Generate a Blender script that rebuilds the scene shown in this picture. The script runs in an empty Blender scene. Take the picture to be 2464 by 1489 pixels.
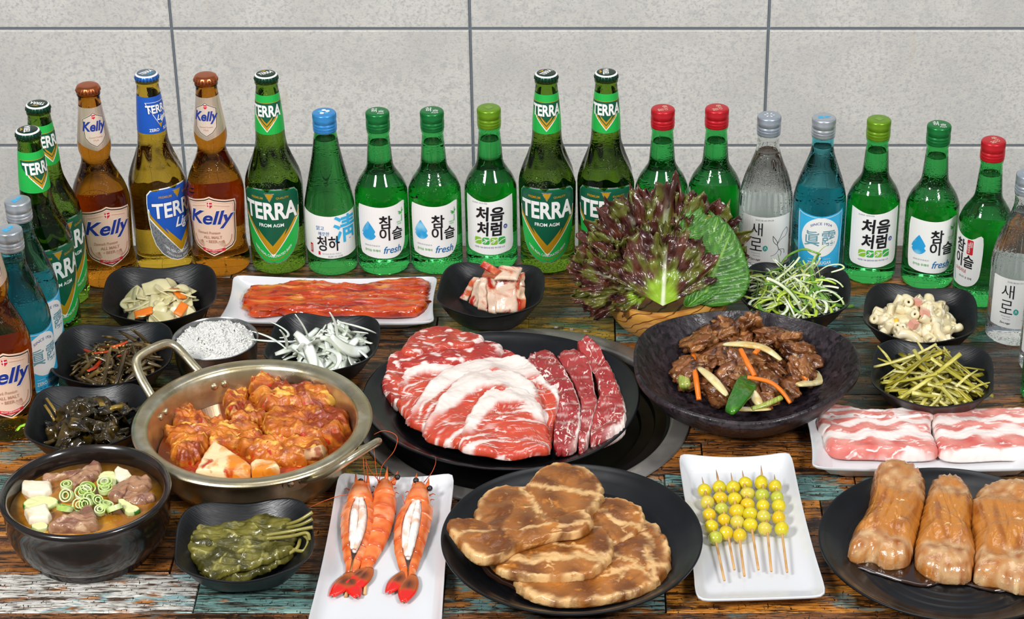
import bpy, bmesh, math, random
from math import sin, cos, pi, radians, hypot, atan2
from mathutils import Vector, Matrix, noise
from mathutils.geometry import tessellate_polygon

random.seed(7)
SC = bpy.context.scene
COL = SC.collection

# ------------------------------------------------------------------ camera
TZ = 0.75            # height of the table top above the floor
CAMH = 1.346         # camera above the table top
CAMY = -2.18
THETA = radians(29.2)
FPX = 5500.0         # focal length in pixels of the 2464 px wide frame
PCX, PCY = 1405.0, 744.5
cam_d = bpy.data.cameras.new('camera')
cam = bpy.data.objects.new('camera', cam_d)
COL.objects.link(cam)
cam.location = (0, CAMY, TZ + CAMH)
cam.rotation_euler = (pi / 2 - THETA, 0, 0)
cam_d.sensor_width = 36.0
cam_d.lens = FPX / 2464 * 36
cam_d.shift_x = (1232 - PCX) / 2464
cam_d.clip_start = 0.05
SC.camera = cam

# ------------------------------------------------------------------ world, lights, exposure
SC.view_settings.view_transform = 'Standard'
SC.view_settings.look = 'None'
SC.view_settings.exposure = 0.0
SC.view_settings.gamma = 1.0
SC.view_settings.use_curve_mapping = False
w = bpy.data.worlds.new('world')
SC.world = w
w.use_nodes = True
w.node_tree.nodes['Background'].inputs[0].default_value = (0.93, 0.97, 1.0, 1)
w.node_tree.nodes['Background'].inputs[1].default_value = 0.36


def area(name, loc, target, size, power, color=(1, 1, 1)):
    l = bpy.data.lights.new(name, 'AREA')
    l.shape = 'RECTANGLE'
    l.size, l.size_y = size
    l.energy = power
    l.color = color
    o = bpy.data.objects.new(name, l)
    COL.objects.link(o)
    o.location = loc
    o.rotation_euler = (Vector(target) - Vector(loc)).to_track_quat('-Z', 'Y').to_euler()
    return o


area('softbox_left', (-1.35, -1.55, TZ + 1.65), (0, 0.3, TZ), (0.5, 0.5), 48, (1, 0.99, 0.975))
area('softbox_right', (1.25, -1.65, TZ + 1.75), (0, 0.3, TZ), (0.5, 0.5), 38, (1, 0.99, 0.975))
area('softbox_top', (0.1, 0.2, TZ + 1.9), (0, 0.4, TZ + .3), (1.3, 0.5), 7, (1, 1, 1))
cy = SC.cycles
cy.max_bounces = 14
cy.transmission_bounces = 10
cy.transparent_max_bounces = 12
cy.diffuse_bounces = 3
cy.glossy_bounces = 4
cy.sample_clamp_indirect = 0.0
cy.blur_glossy = 0.5


def _ray(px, py):
    c, s = cos(THETA), sin(THETA)
    a, b = (px - PCX) / FPX, -(py - PCY) / FPX
    return Vector((a, c + b * s, -s + b * c))


def P(px, py, z=0.0):
    """world point (z in mm above the table top) seen at a pixel of the photograph"""
    d = _ray(px, py)
    t = (TZ + z * 0.001 - (TZ + CAMH)) / d.z
    return Vector((d.x * t, CAMY + d.y * t, TZ + z * 0.001))


def PY(px, py, Y):
    d = _ray(px, py)
    t = (Y - CAMY) / d.y
    return Vector((d.x * t, Y, TZ + CAMH + d.z * t))


# ------------------------------------------------------------------ materials
def lin(c):
    if isinstance(c, str):
        c = tuple(int(c[i:i + 2], 16) for i in (0, 2, 4))
    r = []
    for v in c[:3]:
        v = v / 255.0
        r.append(v / 12.92 if v <= 0.04045 else ((v + 0.055) / 1.055) ** 2.4)
    return (*r, 1.0)


MATS = {}


def pm(name, base='808080', rough=0.5, metal=0.0, over=(), bump=0.0, bscale=200.0, bdet=3.0, attr=None,
       coat=0.0, trans=0.0, ior=1.45, spec=0.5, sss=0.0, alpha=1.0, stretch=(1, 1, 1), rvar=None, hue=0.0, bstretch=None,
       aniso=0.0, drops=0.0, world=False):
    """procedural principled material.  over: list of (colour, scale, lo, hi, detail, distortion[, stretch]) noise masks"""
    if name in MATS:
        return MATS[name]
    m = bpy.data.materials.new(name)
    MATS[name] = m
    m.use_nodes = True
    nt = m.node_tree
    N, L = nt.nodes, nt.links
    b = N['Principled BSDF']
    I = b.inputs
    I['Roughness'].default_value = rough
    I['Metallic'].default_value = metal
    I['Coat Weight'].default_value = coat
    I['Coat Roughness'].default_value = 0.08
    I['Transmission Weight'].default_value = trans
    I['IOR'].default_value = ior
    I['Specular IOR Level'].default_value = spec
    I['Alpha'].default_value = alpha
    if sss:
        I['Subsurface Weight'].default_value = sss
        I['Subsurface Radius'].default_value = (0.006, 0.003, 0.002)
        I['Subsurface Scale'].default_value = 1.0
    tc = N.new('ShaderNodeTexCoord')
    oi = N.new('ShaderNodeObjectInfo')
    add = N.new('ShaderNodeVectorMath')
    add.operation = 'ADD'
    mul = N.new('ShaderNodeMath')
    mul.operation = 'MULTIPLY'
    mul.inputs[1].default_value = 3.7
    L.new(oi.outputs['Random'], mul.inputs[0])
    if world:
        g = N.new('ShaderNodeNewGeometry')
        L.new(g.outputs['Position'], add.inputs[0])
    else:
        L.new(tc.outputs['Object'], add.inputs[0])
    L.new(mul.outputs[0], add.inputs[1])
    vec = add.outputs[0]

    def mapped(st):
        mp = N.new('ShaderNodeMapping')
        mp.inputs['Scale'].default_value = st
        L.new(vec, mp.inputs['Vector'])
        return mp.outputs[0]

    if attr:
        at = N.new('ShaderNodeVertexColor')
        at.layer_name = attr
        cur = at.outputs['Color']
    else:
        rg = N.new('ShaderNodeRGB')
        rg.outputs[0].default_value = lin(base)
        cur = rg.outputs[0]
    for ov in over:
        colr, sc, lo, hi, det, dist = ov[:6]
        st = ov[6] if len(ov) > 6 else stretch
        no = N.new('ShaderNodeTexNoise')
        no.inputs['Scale'].default_value = sc
        no.inputs['Detail'].default_value = det
        no.inputs['Distortion'].default_value = dist
        L.new(mapped(st), no.inputs['Vector'])
        mr = N.new('ShaderNodeMapRange')
        mr.inputs[1].default_value = lo
        mr.inputs[2].default_value = hi
        L.new(no.outputs['Fac'], mr.inputs[0])
        mx = N.new('ShaderNodeMix')
        mx.data_type = 'RGBA'
        L.new(mr.outputs[0], mx.inputs[0])
        L.new(cur, mx.inputs[6])
        mx.inputs[7].default_value = lin(colr)
        cur = mx.outputs[2]
    if hue:
        hs = N.new('ShaderNodeHueSaturation')
        mr = N.new('ShaderNodeMapRange')
        mr.inputs[3].default_value = 1 - hue
        mr.inputs[4].default_value = 1 + hue
        L.new(oi.outputs['Random'], mr.inputs[0])
        L.new(mr.outputs[0], hs.inputs['Value'])
        L.new(cur, hs.inputs['Color'])
        cur = hs.outputs[0]
    L.new(cur, I['Base Color'])
    if rvar:
        no = N.new('ShaderNodeTexNoise')
        no.inputs['Scale'].default_value = rvar[0]
        no.inputs['Detail'].default_value = 4
        L.new(mapped(stretch), no.inputs['Vector'])
        mr = N.new('ShaderNodeMapRange')
        mr.inputs[1].default_value = .35
        mr.inputs[2].default_value = .65
        mr.inputs[3].default_value = rvar[1]
        mr.inputs[4].default_value = rvar[2]
        L.new(no.outputs['Fac'], mr.inputs[0])
        L.new(mr.outputs[0], I['Roughness'])
    hgt = None
    if bump:
        no = N.new('ShaderNodeTexNoise')
        no.inputs['Scale'].default_value = bscale
        no.inputs['Detail'].default_value = bdet
        L.new(mapped(bstretch or stretch), no.inputs['Vector'])
        bp = N.new('ShaderNodeBump')
        bp.inputs['Strength'].default_value = bump
        bp.inputs['Distance'].default_value = 0.002
        L.new(no.outputs['Fac'], bp.inputs['Height'])
        hgt = bp.outputs[0]
    if drops:
        vo = N.new('ShaderNodeTexVoronoi')
        vo.inputs['Scale'].default_value = 420
        L.new(vec, vo.inputs['Vector'])
        mr = N.new('ShaderNodeMapRange')
        mr.inputs[1].default_value = .1
        mr.inputs[2].default_value = .45
        mr.inputs[3].default_value = 1
        mr.inputs[4].default_value = 0
        L.new(vo.outputs['Distance'], mr.inputs[0])
        n2 = N.new('ShaderNodeTexNoise')
        n2.inputs['Scale'].default_value = 30
        L.new(vec, n2.inputs['Vector'])
        m2 = N.new('ShaderNodeMapRange')
        m2.inputs[1].default_value = .5
        m2.inputs[2].default_value = .6
        L.new(n2.outputs['Fac'], m2.inputs[0])
        mm = N.new('ShaderNodeMath')
        mm.operation = 'MULTIPLY'
        L.new(mr.outputs[0], mm.inputs[0])
        L.new(m2.outputs[0], mm.inputs[1])
        bp = N.new('ShaderNodeBump')
        bp.inputs['Strength'].default_value = drops
        bp.inputs['Distance'].default_value = 0.001
        L.new(mm.outputs[0], bp.inputs['Height'])
        if hgt:
            L.new(hgt, bp.inputs['Normal'])
        hgt = bp.outputs[0]
    if hgt:
        L.new(hgt, I['Normal'])
        if coat:
            L.new(hgt, I['Coat Normal'])
    return m


# ------------------------------------------------------------------ mesh builder (millimetres)
class MB:
    def __init__(s):
        s.v, s.f, s.m, s.c = [], [], [], None

    def add(s, verts, faces, mi=0, cols=None):
        o = len(s.v)
        s.v.extend(verts)
        for f in faces:
            s.f.append(tuple(i + o for i in f))
            s.m.append(mi)
        if cols is not None:
            if s.c is None:
                s.c = []
            s.c.extend(cols)
        return s

    def lathe(s, prof, n=48, mi=0, close_bottom=True, close_top=True, fn=None, cx=0, cy=0):
        """prof: list of (z, r); fn(theta, z, r) -> (x, y, z)"""
        vs, fs = [], []
        for z, r in prof:
            for k in range(n):
                a = 2 * pi * k / n
                if fn:
                    vs.append(fn(a, z, r))
                else:
                    vs.append((cx + r * cos(a), cy + r * sin(a), z))
        for i in range(len(prof) - 1):
            for k in range(n):
                k2 = (k + 1) % n
                fs.append((i * n + k, i * n + k2, (i + 1) * n + k2, (i + 1) * n + k))
        if close_bottom:
            fs.append(tuple(reversed(range(n))))
        if close_top:
            fs.append(tuple(range((len(prof) - 1) * n, len(prof) * n)))
        return s.add(vs, fs, mi)

    def box(s, x0, x1, y0, y1, z0, z1, mi=0):
        v = [(x, y, z) for z in (z0, z1) for y in (y0, y1) for x in (x0, x1)]
        f = [(0, 2, 3, 1), (4, 5, 7, 6), (0, 1, 5, 4), (2, 6, 7, 3), (0, 4, 6, 2), (1, 3, 7, 5)]
        return s.add(v, f, mi)

    def tube(s, pts, rad, n=8, mi=0, flat=1.0, up=(0, 0, 1), cap=True, cols=None):
        """sweep of an ellipse along pts; rad number or list; flat squashes along the 'up' side"""
        P_ = [Vector(p) for p in pts]
        k = len(P_)
        R = rad if isinstance(rad, (list, tuple)) else [rad] * k
        vs, fs = [], []
        u0 = Vector(up)
        for i in range(k):
            t = (P_[min(i + 1, k - 1)] - P_[max(i - 1, 0)])
            t = t.normalized() if t.length > 1e-9 else Vector((1, 0, 0))
            sd = t.cross(u0)
            if sd.length < 1e-4:
                sd = t.cross(Vector((1, 0.1, 0)))
            sd.normalize()
            u = sd.cross(t).normalized()
            u0 = u
            for j in range(n):
                a = 2 * pi * j / n
                vs.append(tuple(P_[i] + sd * (R[i] * cos(a)) + u * (R[i] * flat * sin(a))))
        for i in range(k - 1):
            for j in range(n):
                j2 = (j + 1) % n
                fs.append((i * n + j, i * n + j2, (i + 1) * n + j2, (i + 1) * n + j))
        if cap:
            fs.append(tuple(reversed(range(n))))
            fs.append(tuple(range((k - 1) * n, k * n)))
        cc = None
        if cols:
            cc = [cols[i] for i in range(k) for _ in range(n)]
        return s.add(vs, fs, mi, cc)

    def build(s, name, mats, parent=None, loc=None, rot=None, smooth=True, sharp=None, link=True, col=None):
        me = bpy.data.meshes.new(name)
        me.from_pydata([(x * .001, y * .001, z * .001) for x, y, z in s.v], [], s.f)
        if not isinstance(mats, (list, tuple)):
            mats = [mats]
        for m in mats:
            me.materials.append(m)
        if len(mats) > 1:
            me.polygons.foreach_set('material_index', s.m)
        if smooth:
            me.polygons.foreach_set('use_smooth', [True] * len(me.polygons))
            if sharp:
                me.set_sharp_from_angle(angle=radians(sharp))
        if s.c:
            ca = me.color_attributes.new('Col', 'FLOAT_COLOR', 'POINT')
            flat = []
            for c in s.c:
                flat.extend((c[0], c[1], c[2], 1.0))
            ca.data.foreach_set('color', flat)
        me.update()
        o = bpy.data.objects.new(name, me)
        COL.objects.link(o)
        if parent:
            o.parent = parent
        if loc is not None:
            o.location = loc
        if rot is not None:
            o.rotation_euler = rot
        return o


def empty(name, loc=(0, 0, 0), rz=0.0):
    o = bpy.data.objects.new(name, None)
    COL.objects.link(o)
    o.location = loc
    o.rotation_euler = (0, 0, rz)
    o.empty_display_size = 0.02
    return o


def tag(o, label, cat, group=None, kind=None):
    o['label'] = label
    o['category'] = cat
    if group:
        o['group'] = group
    if kind:
        o['kind'] = kind
    return o


def clone(o, parent=None):
    c = o.copy()
    COL.objects.link(c)
    c.parent = parent
    for ch in list(o.children):
        clone(ch, c)
    return c


def catmull(pts, n=6, closed=True):
    out = []
    k = len(pts)
    rng = range(k) if closed else range(k - 1)
    for i in rng:
        p0, p1, p2, p3 = (pts[(i - 1) % k], pts[i], pts[(i + 1) % k], pts[(i + 2) % k]) if closed else \
            (pts[max(i - 1, 0)], pts[i], pts[i + 1], pts[min(i + 2, k - 1)])
        for j in range(n):
            t = j / n
            out.append(tuple(0.5 * ((2 * p1[a]) + (-p0[a] + p2[a]) * t + (2 * p0[a] - 5 * p1[a] + 4 * p2[a] - p3[a]) * t * t
                                    + (-p0[a] + 3 * p1[a] - 3 * p2[a] + p3[a]) * t ** 3) for a in range(len(p1))))
    if not closed:
        out.append(tuple(pts[-1]))
    return out


def nz(x, y, z=0.0, f=0.1):
    return noise.noise(Vector((x * f, y * f, z * f)))


def sstep(a, b, x):
    t = max(0.0, min(1.0, (x - a) / (b - a)))
    return t * t * (3 - 2 * t)


def mixc(a, b, t):
    return tuple(a[i] + (b[i] - a[i]) * t for i in range(3))


# ------------------------------------------------------------------ room: wall and floor
M_grout = pm('grout', '757d86', .9, bump=.3, bscale=300)
M_tile = pm('wall_tile', 'dbd8d2', .75, over=[('cbc8c3', 9, .4, .7, 5, .3), ('c6c4c1', 150, .46, .66, 6, .2), ('b7b7b8', 300, .56, .72, 3, 0),
                                       ('c9b9a4', 5.5, .70, .8, 5, .3, (2.5, 1, .6))], bump=.25, bscale=350, bdet=4)
WY = 0.86     # wall plane
wall = MB().box(-3200, 3200, 860, 960, 0, 3000).build('wall_back', M_grout, smooth=False)
wall['kind'] = 'structure'
# grout lines read from the photograph: two horizontal, three upright
z_a = PY(1232, 68, WY).z * 1000
z_b = PY(1232, 349, WY).z * 1000
x_a = PY(417, 60, WY).x * 1000
x_b = PY(1131, 60, WY).x * 1000
x_c = PY(1853, 70, WY).x * 1000
TWD, THT = (x_c - x_a) / 2, z_a - z_b
G = 2.1
tile_mb = {}
for i in range(-4, 6):
    for j in range(-5, 3):
        if j > 1 and False:
            continue
        x0, x1 = x_b + i * TWD + G, x_b + (i + 1) * TWD - G
        z0, z1 = z_a + j * THT + G, z_a + (j + 1) * THT - G
        if z0 < 0:
            continue
        if 'm' not in tile_mb:
            b = MB()
            wd, ht, c = (x1 - x0) / 2, (z1 - z0) / 2, 1.6
            vs = [(-wd, 6, -ht), (wd, 6, -ht), (wd, 6, ht), (-wd, 6, ht),
                  (-wd, 1.2, -ht), (wd, 1.2, -ht), (wd, 1.2, ht), (-wd, 1.2, ht),
                  (-wd + c, 0, -ht + c), (wd - c, 0, -ht + c), (wd - c, 0, ht - c), (-wd + c, 0, ht - c)]
            fs = [(8, 9, 10, 11)]
            for q in range(4):
                r = (q + 1) % 4
                fs += [(q, r, 4 + r, 4 + q), (4 + q, 4 + r, 8 + r, 8 + q)]
            b.add(vs, fs)
            o = b.build('tile', M_tile, smooth=False)
            tile_mb['m'] = o
        else:
            o = tile_mb['m'].copy()
            COL.objects.link(o)
        o.parent = wall
        o.location = ((x0 + x1) / 2000, WY - 0.0035 + random.uniform(-.0003, .0003), (z0 + z1) / 2000)
floor = MB().box(-3200, 3200, -3400, 960, -50, 0).build('floor', pm('floor_tile', '77736c', .5, over=[('6a665f', 3, .4, .6, 4, 0)]), smooth=False)
floor['kind'] = 'structure'

# ------------------------------------------------------------------ table with its planks
def wood(name, base, dark, light, paint, pamt, paint2=None, rough=.28):
    ov = [(light, 6, .42, .62, 8, .8, (1, 9, 9)),
          (dark, 9, .50, .60, 9, .6, (1, 10, 10)),
          (paint, 16, .60 - pamt, .66 - pamt, 10, .6, (1, 2.6, 2.6))]
    if paint2:
        ov.append((paint2, 20, .56, .62, 10, .4, (1, 3, 3)))
    ov += [(dark, 40, .52, .60, 9, .3, (1, 13, 13)),
           (light, 90, .60, .66, 6, .2, (1, 7, 7)),
           ('17100b', 80, .58, .64, 8, .2, (1, 12, 12)),
           ('17100b', 150, .62, .68, 5, .1, (3, 1, 1))]
    return pm(name, base, rough, over=ov, bump=.3, bscale=120, bdet=8, bstretch=(1, 9, 9), coat=.3, spec=.5, world=True,
              rvar=(30, .22, .45))


WOODS = {
    'orange': wood('plank_orange', 'b06a24', '3a2110', 'd18a34', '7d8a80', .02),
    'brown': wood('plank_brown', '85512a', '2a1a10', 'b5722f', '6d7a70', .00),
    'dark': wood('plank_dark', '5a3b26', '1d130d', '84592f', '56625f', .03),
    'teal': wood('plank_teal', '5f8783', '2c2219', '86a8a0', 'b06a2c', .02),
    'white': wood('plank_white', 'c9c6be', '4f3d30', 'e3e1da', '8fb0b2', .05, 'b0713a'),
    'olive': wood('plank_olive', '8f6f2a', '30240f', 'b08c34', '506b4c', .05),
    'mix': wood('plank_mixed', '9c6230', '2e2016', 'bd7f3e', '6c8f8d', .10),
}
M_core = pm('table_core', '1b130d', .8)
YF = P(1232, 1474).y      # front edge of the planks
YB = P(1232, 600).y + .012       # rear edge
table = empty('dining_table', (0, (YF + YB) / 2, 0))
ty = table.location.y * 1000
yf, yb = YF * 1000 - ty, YB * 1000 - ty
XL, XR = -900, 800
tz = TZ * 1000
GX, GY = P(1262, 992).x * 1000, P(1262, 992).y * 1000 - ty      # grill centre
core = MB()
HQ = 178.0
core.box(XL, XR, yf + 1, GY - HQ, tz - 32, tz - 5).box(XL, XR, GY + HQ, yb, tz - 32, tz - 5)
core.box(XL, GX - HQ, GY - HQ, GY + HQ, tz - 32, tz - 5).box(GX + HQ, XR, GY - HQ, GY + HQ, tz - 32, tz - 5)
core.build('tabletop', M_core, table, smooth=False)
edge = MB().box(XL - 4, XR + 4, yf - 9, yf, tz - 34, tz - 0.6)
edge.build('edge_strip', wood('plank_edge', '6b4326', '2a1c12', '9a643a', '56605c', .0), table, smooth=False)
for sx in (XL + 60, XR - 60):
    for sy in (yf + 60, yb - 60):
        MB().box(sx - 25, sx + 25, sy - 25, sy + 25, 0, tz - 32).build('leg', pm('leg_black', '1c1c1e', .4, metal=.4), table, smooth=False)
rows = [1474, 1379, 1288, 1201, 1140, 1062, 1020, 986, 948, 823, 762, 712, 668, 634, 600]
kinds = [[('white', 475), ('teal', 1068), ('mix', 1600), ('orange', 2464)],
         [('brown', 420), ('dark', 900), ('mix', 1700), ('brown', 2300), ('olive', 2464)],
         [('orange', 520), ('brown', 1100), ('orange', 1980), ('dark', 2464)],
         [('teal', 380), ('brown', 820), ('mix', 1600), ('teal', 2060), ('mix', 2464)],
         [('orange', 480), ('olive', 1000), ('brown', 1690), ('brown', 2464)],
         [('brown', 300), ('dark', 900), ('orange', 1640), ('brown', 2464)],
         [('brown', 200), ('dark', 700), ('olive', 1690), ('orange', 2464)],
         [('brown', 700), ('orange', 1800), ('brown', 2464)],
         [('olive', 600), ('brown', 1600), ('dark', 2464)],
         [('olive', 500), ('dark', 1050), ('olive', 1480), ('teal', 2464)],
         [('olive', 500), ('brown', 1200), ('dark', 1900), ('mix', 2464)],
         [('dark', 700), ('orange', 1500), ('brown', 2464)],
         [('brown', 560), ('dark', 1300), ('brown', 1900), ('dark', 2464)],
         [('dark', 900), ('brown', 1700), ('dark', 2464)]]
HR = 176.0     # hole for the grill
for r in range(len(rows) - 1):
    ya, yb_ = P(1232, rows[r]).y * 1000 - ty, P(1232, rows[r + 1]).y * 1000 - ty
    if r == len(rows) - 2:
        yb_ = yb
    xs = [XL] + [P(k[1], (rows[r] + rows[r + 1]) / 2).x * 1000 for k in kinds[r]]
    xs[-1] = XR
    for q, (kd, _) in enumerate(kinds[r]):
        x0, x1 = xs[q] + .7, xs[q + 1] - .7
        y0, y1 = ya + .6, yb_ - .6
        dz = random.uniform(-.5, .15)
        NY = 18
        ysl = [y0 + (y1 - y0) * i / NY for i in range(NY + 1)]
        hw = [math.sqrt(max(0.0, HR * HR - (y - GY) ** 2)) for y in ysl]
        cut = max(hw) > 0
        pieces = []
        if not cut or x1 < GX - max(hw) or x0 > GX + max(hw):
            pieces = [([x0] * (NY + 1), [x1] * (NY + 1))]
        else:
            if x0 < GX - 1:
                pieces.append(([min(x0, GX - h) for h in hw], [max(x0 - 0, min(x1, GX - h)) for h in hw]))
            if x1 > GX + 1:
                pieces.append(([min(x1, max(x0, GX + h)) for h in hw], [max(x1, GX + h) if x1 < GX + h else x1 for h in hw]))
        t = tz + dz
        c = .7
        for lo, hi in pieces:
            idx = [i for i in range(NY + 1) if hi[i] - lo[i] > 3 and lo[i] >= x0 - .01 and hi[i] <= x1 + .01]
            if len(idx) < 2:
                continue
            vs, fs = [], []
            for i in idx:
                e = c if i in (idx[0], idx[-1]) else 0
                yi = ysl[i] + (c if i == idx[0] else -c if i == idx[-1] else 0)
                vs += [(lo[i], ysl[i], t - 7), (lo[i], ysl[i], t - c), (lo[i] + c, yi, t), (hi[i] - c, yi, t), (hi[i], ysl[i], t - c), (hi[i], ysl[i], t - 7)]
            for i in range(len(idx) - 1):
                for k in range(5):
                    fs.append((i * 6 + k + 1, i * 6 + k, (i + 1) * 6 + k, (i + 1) * 6 + k + 1)[::-1])
            L_ = (len(idx) - 1) * 6
            fs.append((0, 1, 4, 5)[::-1])
            fs.append((1, 2, 3, 4)[::-1])
            fs.append((L_, L_ + 1, L_ + 4, L_ + 5))
            fs.append((L_ + 1, L_ + 2, L_ + 3, L_ + 4))
            MB().add(vs, fs).build('plank', WOODS[kd], table, smooth=False)
tag(table, 'rustic plank dining table with worn paint under all the dishes', 'table')
# ------------------------------------------------------------------ flat print (lettering, emblems) bent on bottles
_tx = {}


def text_polys(body, bold=0.0, shear=0.0, space=1.0):
    key = (body, bold, shear, space)
    if key in _tx:
        return _tx[key]
    c = bpy.data.curves.new('lettering', 'FONT')
    c.body = body
    c.resolution_u = 4
    c.offset = bold
    c.shear = shear
    c.space_character = space
    o = bpy.data.objects.new('lettering', c)
    COL.objects.link(o)
    bpy.context.view_layer.update()
    me = bpy.data.meshes.new_from_object(o.evaluated_get(bpy.context.evaluated_depsgraph_get()))
    vs = [(v.co.x, v.co.y) for v in me.vertices]
    fs = [tuple(p.vertices) for p in me.polygons]
    bpy.data.objects.remove(o)
    bpy.data.curves.remove(c)
    bpy.data.meshes.remove(me)
    xs, ys = [v[0] for v in vs], [v[1] for v in vs]
    x0, x1, y0, y1 = min(xs), max(xs), min(ys), max(ys)
    vs = [((x - x0) / (x1 - x0), (y - y0) / (y1 - y0)) for x, y in vs]
    _tx[key] = (vs, fs)
    return _tx[key]


class Art:
    def __init__(s):
        s.items = []
        s.mats = []

    def mi(s, m):
        if m not in s.mats:
            s.mats.append(m)
        return s.mats.index(m)

    def poly(s, pts, m, layer=1):
        pts = [tuple(p) for p in pts]
        tri = tessellate_polygon([[Vector((p[0], p[1], 0)) for p in pts]])
        s.items.append((pts, [tuple(t) for t in tri], s.mi(m), layer))
        return s

    def text(s, body, box, m, layer=3, bold=0.0, shear=0.0, space=1.0, arch=0.0, fn=None):
        u0, u1, z0, z1 = box
        vs, fs = text_polys(body, bold, shear, space)
        pts = []
        for x, y in vs:
            u, z = u0 + x * (u1 - u0), z0 + y * (z1 - z0)
            if arch:
                z += arch * (1 - (2 * x - 1) ** 2)
            if fn:
                u, z = fn(u, z)
            pts.append((u, z))
        s.items.append((pts, fs, s.mi(m), layer))
        return s

    def circle(s, u, z, r, m, layer=2, n=28, ry=None):
        return s.poly([(u + r * cos(2 * pi * k / n), z + (ry or r) * sin(2 * pi * k / n)) for k in range(n)], m, layer)

    def ring(s, pts, wd, m, layer=2):
        """closed outline stroke"""
        k = len(pts)
        cxm, cym = sum(p[0] for p in pts) / k, sum(p[1] for p in pts) / k
        vs, fs = [], []
        for i in range(k):
            p, a, b = pts[i], pts[i - 1], pts[(i + 1) % k]
            t = Vector((b[0] - a[0], b[1] - a[1])).normalized()
            n = Vector((t.y, -t.x))
            if n.dot(Vector((p[0] - cxm, p[1] - cym))) > 0:
                n = -n
            vs += [p, (p[0] + n.x * wd, p[1] + n.y * wd)]
        for i in range(k):
            j = (i + 1) % k
            fs.append((2 * i, 2 * j, 2 * j + 1, 2 * i + 1))
        s.items.append((vs, fs, s.mi(m), layer))
        return s

    def stroke(s, pts, wd, m, layer=3):
        pts = catmull(pts, 4, False) if len(pts) > 2 else pts
        k = len(pts)
        vs, fs = [], []
        for i in range(k):
            a, b = pts[max(i - 1, 0)], pts[min(i + 1, k - 1)]
            t = Vector((b[0] - a[0], b[1] - a[1])).normalized()
            n = Vector((t.y, -t.x)) * wd / 2
            vs += [(pts[i][0] + n.x, pts[i][1] + n.y), (pts[i][0] - n.x, pts[i][1] - n.y)]
        for i in range(k - 1):
            fs.append((2 * i, 2 * i + 2, 2 * i + 3, 2 * i + 1))
        s.items.append((vs, fs, s.mi(m), layer))
        return s

    def build(s, name, parent, rfun, rref=None, off=0.15, step=3.5, zstep=None, base_step=0.11, flat=None):
        bm = bmesh.new()
        for pts, fs, mi, ly in s.items:
            vv = [bm.verts.new((p[0], p[1], ly)) for p in pts]
            for f in fs:
                if len(set(f)) < 3:
                    continue
                try:
                    fc = bm.faces.new([vv[i] for i in f])
                    fc.material_index = mi
                except ValueError:
                    pass
        if not flat:
            us = [v.co.x for v in bm.verts]
            a = math.floor(min(us) / step) * step + step
            while a < max(us):
                bmesh.ops.bisect_plane(bm, geom=bm.verts[:] + bm.edges[:] + bm.faces[:], plane_co=(a, 0, 0), plane_no=(1, 0, 0))
                a += step
            if zstep:
                zs = [v.co.y for v in bm.verts]
                a = math.floor(min(zs) / zstep) * zstep + zstep
                while a < max(zs):
                    bmesh.ops.bisect_plane(bm, geom=bm.verts[:] + bm.edges[:] + bm.faces[:], plane_co=(0, a, 0), plane_no=(0, 1, 0))
                    a += zstep
        for v in bm.verts:
            u, z, ly = v.co
            if flat is not None:
                v.co = (u * .001, z * .001, (flat + off + ly * base_step) * .001)
            else:
                rr = rfun(z)
                th = u / (rref or rr)
                r = rr + off + ly * base_step
                v.co = (r * sin(th) * .001, -r * cos(th) * .001, z * .001)
        bmesh.ops.recalc_face_normals(bm, faces=bm.faces[:])
        me = bpy.data.meshes.new(name)
        bm.to_mesh(me)
        bm.free()
        for m in s.mats:
            me.materials.append(m)
        o = bpy.data.objects.new(name, me)
        COL.objects.link(o)
        o.parent = parent
        return o


def interp(prof):
    def f(z):
        for (z0, r0), (z1, r1) in zip(prof, prof[1:]):
            if z0 <= z <= z1 and z1 > z0:
                return r0 + (r1 - r0) * (z - z0) / (z1 - z0)
        return prof[-1][1] if z > prof[-1][0] else prof[0][1]
    return f


def smooth_prof(prof, n=4):
    return [(z, max(r, .5)) for z, r in catmull(prof, n, False)]


def glass(name, col, drops=.35, rough=0.0, ior=1.36, over=()):
    return pm(name, col, rough, trans=1.0, ior=ior, drops=drops, over=over, spec=.9)


INK = lambda n, c, **k: pm('print_' + n, c, k.pop('rough', .38), **k)
K_white = INK('white', 'f3f3f1', bump=.05, bscale=400)
K_black = INK('black', '1d1d22')
K_dgreen = INK('dark_green', '0d5a3f')
K_green = INK('green', '22b14a')
K_gold = INK('gold', 'd9a520', metal=.35)
K_silver = INK('silver', 'b9bcc0', metal=.6, over=[('8f9399', 500, .45, .6, 2, 0)])
K_blue = INK('blue', '1f57b8')
K_navy = INK('navy', '24378f')
K_pink = INK('cream_pink', 'efccb4')
K_pinkd = INK('faded_copper', 'c08a70')
K_red = INK('red', 'cf2531')
K_sky = INK('sky_blue', '39b4e6')
K_drop = INK('drop_blue', '2ba3df', over=[('8fd4f2', 60, .5, .7, 1, 0)])
K_fresh = INK('fresh_blue', '1c6fae')
K_leaf = INK('leaf_green', '3fae49')
K_lime = INK('lime', '8cc63f')
K_teal = INK('teal', '2aa89a')
K_gray = INK('grey', '9aa3a8')
K_slate = INK('slate_blue', '6f9fb0')


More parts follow.
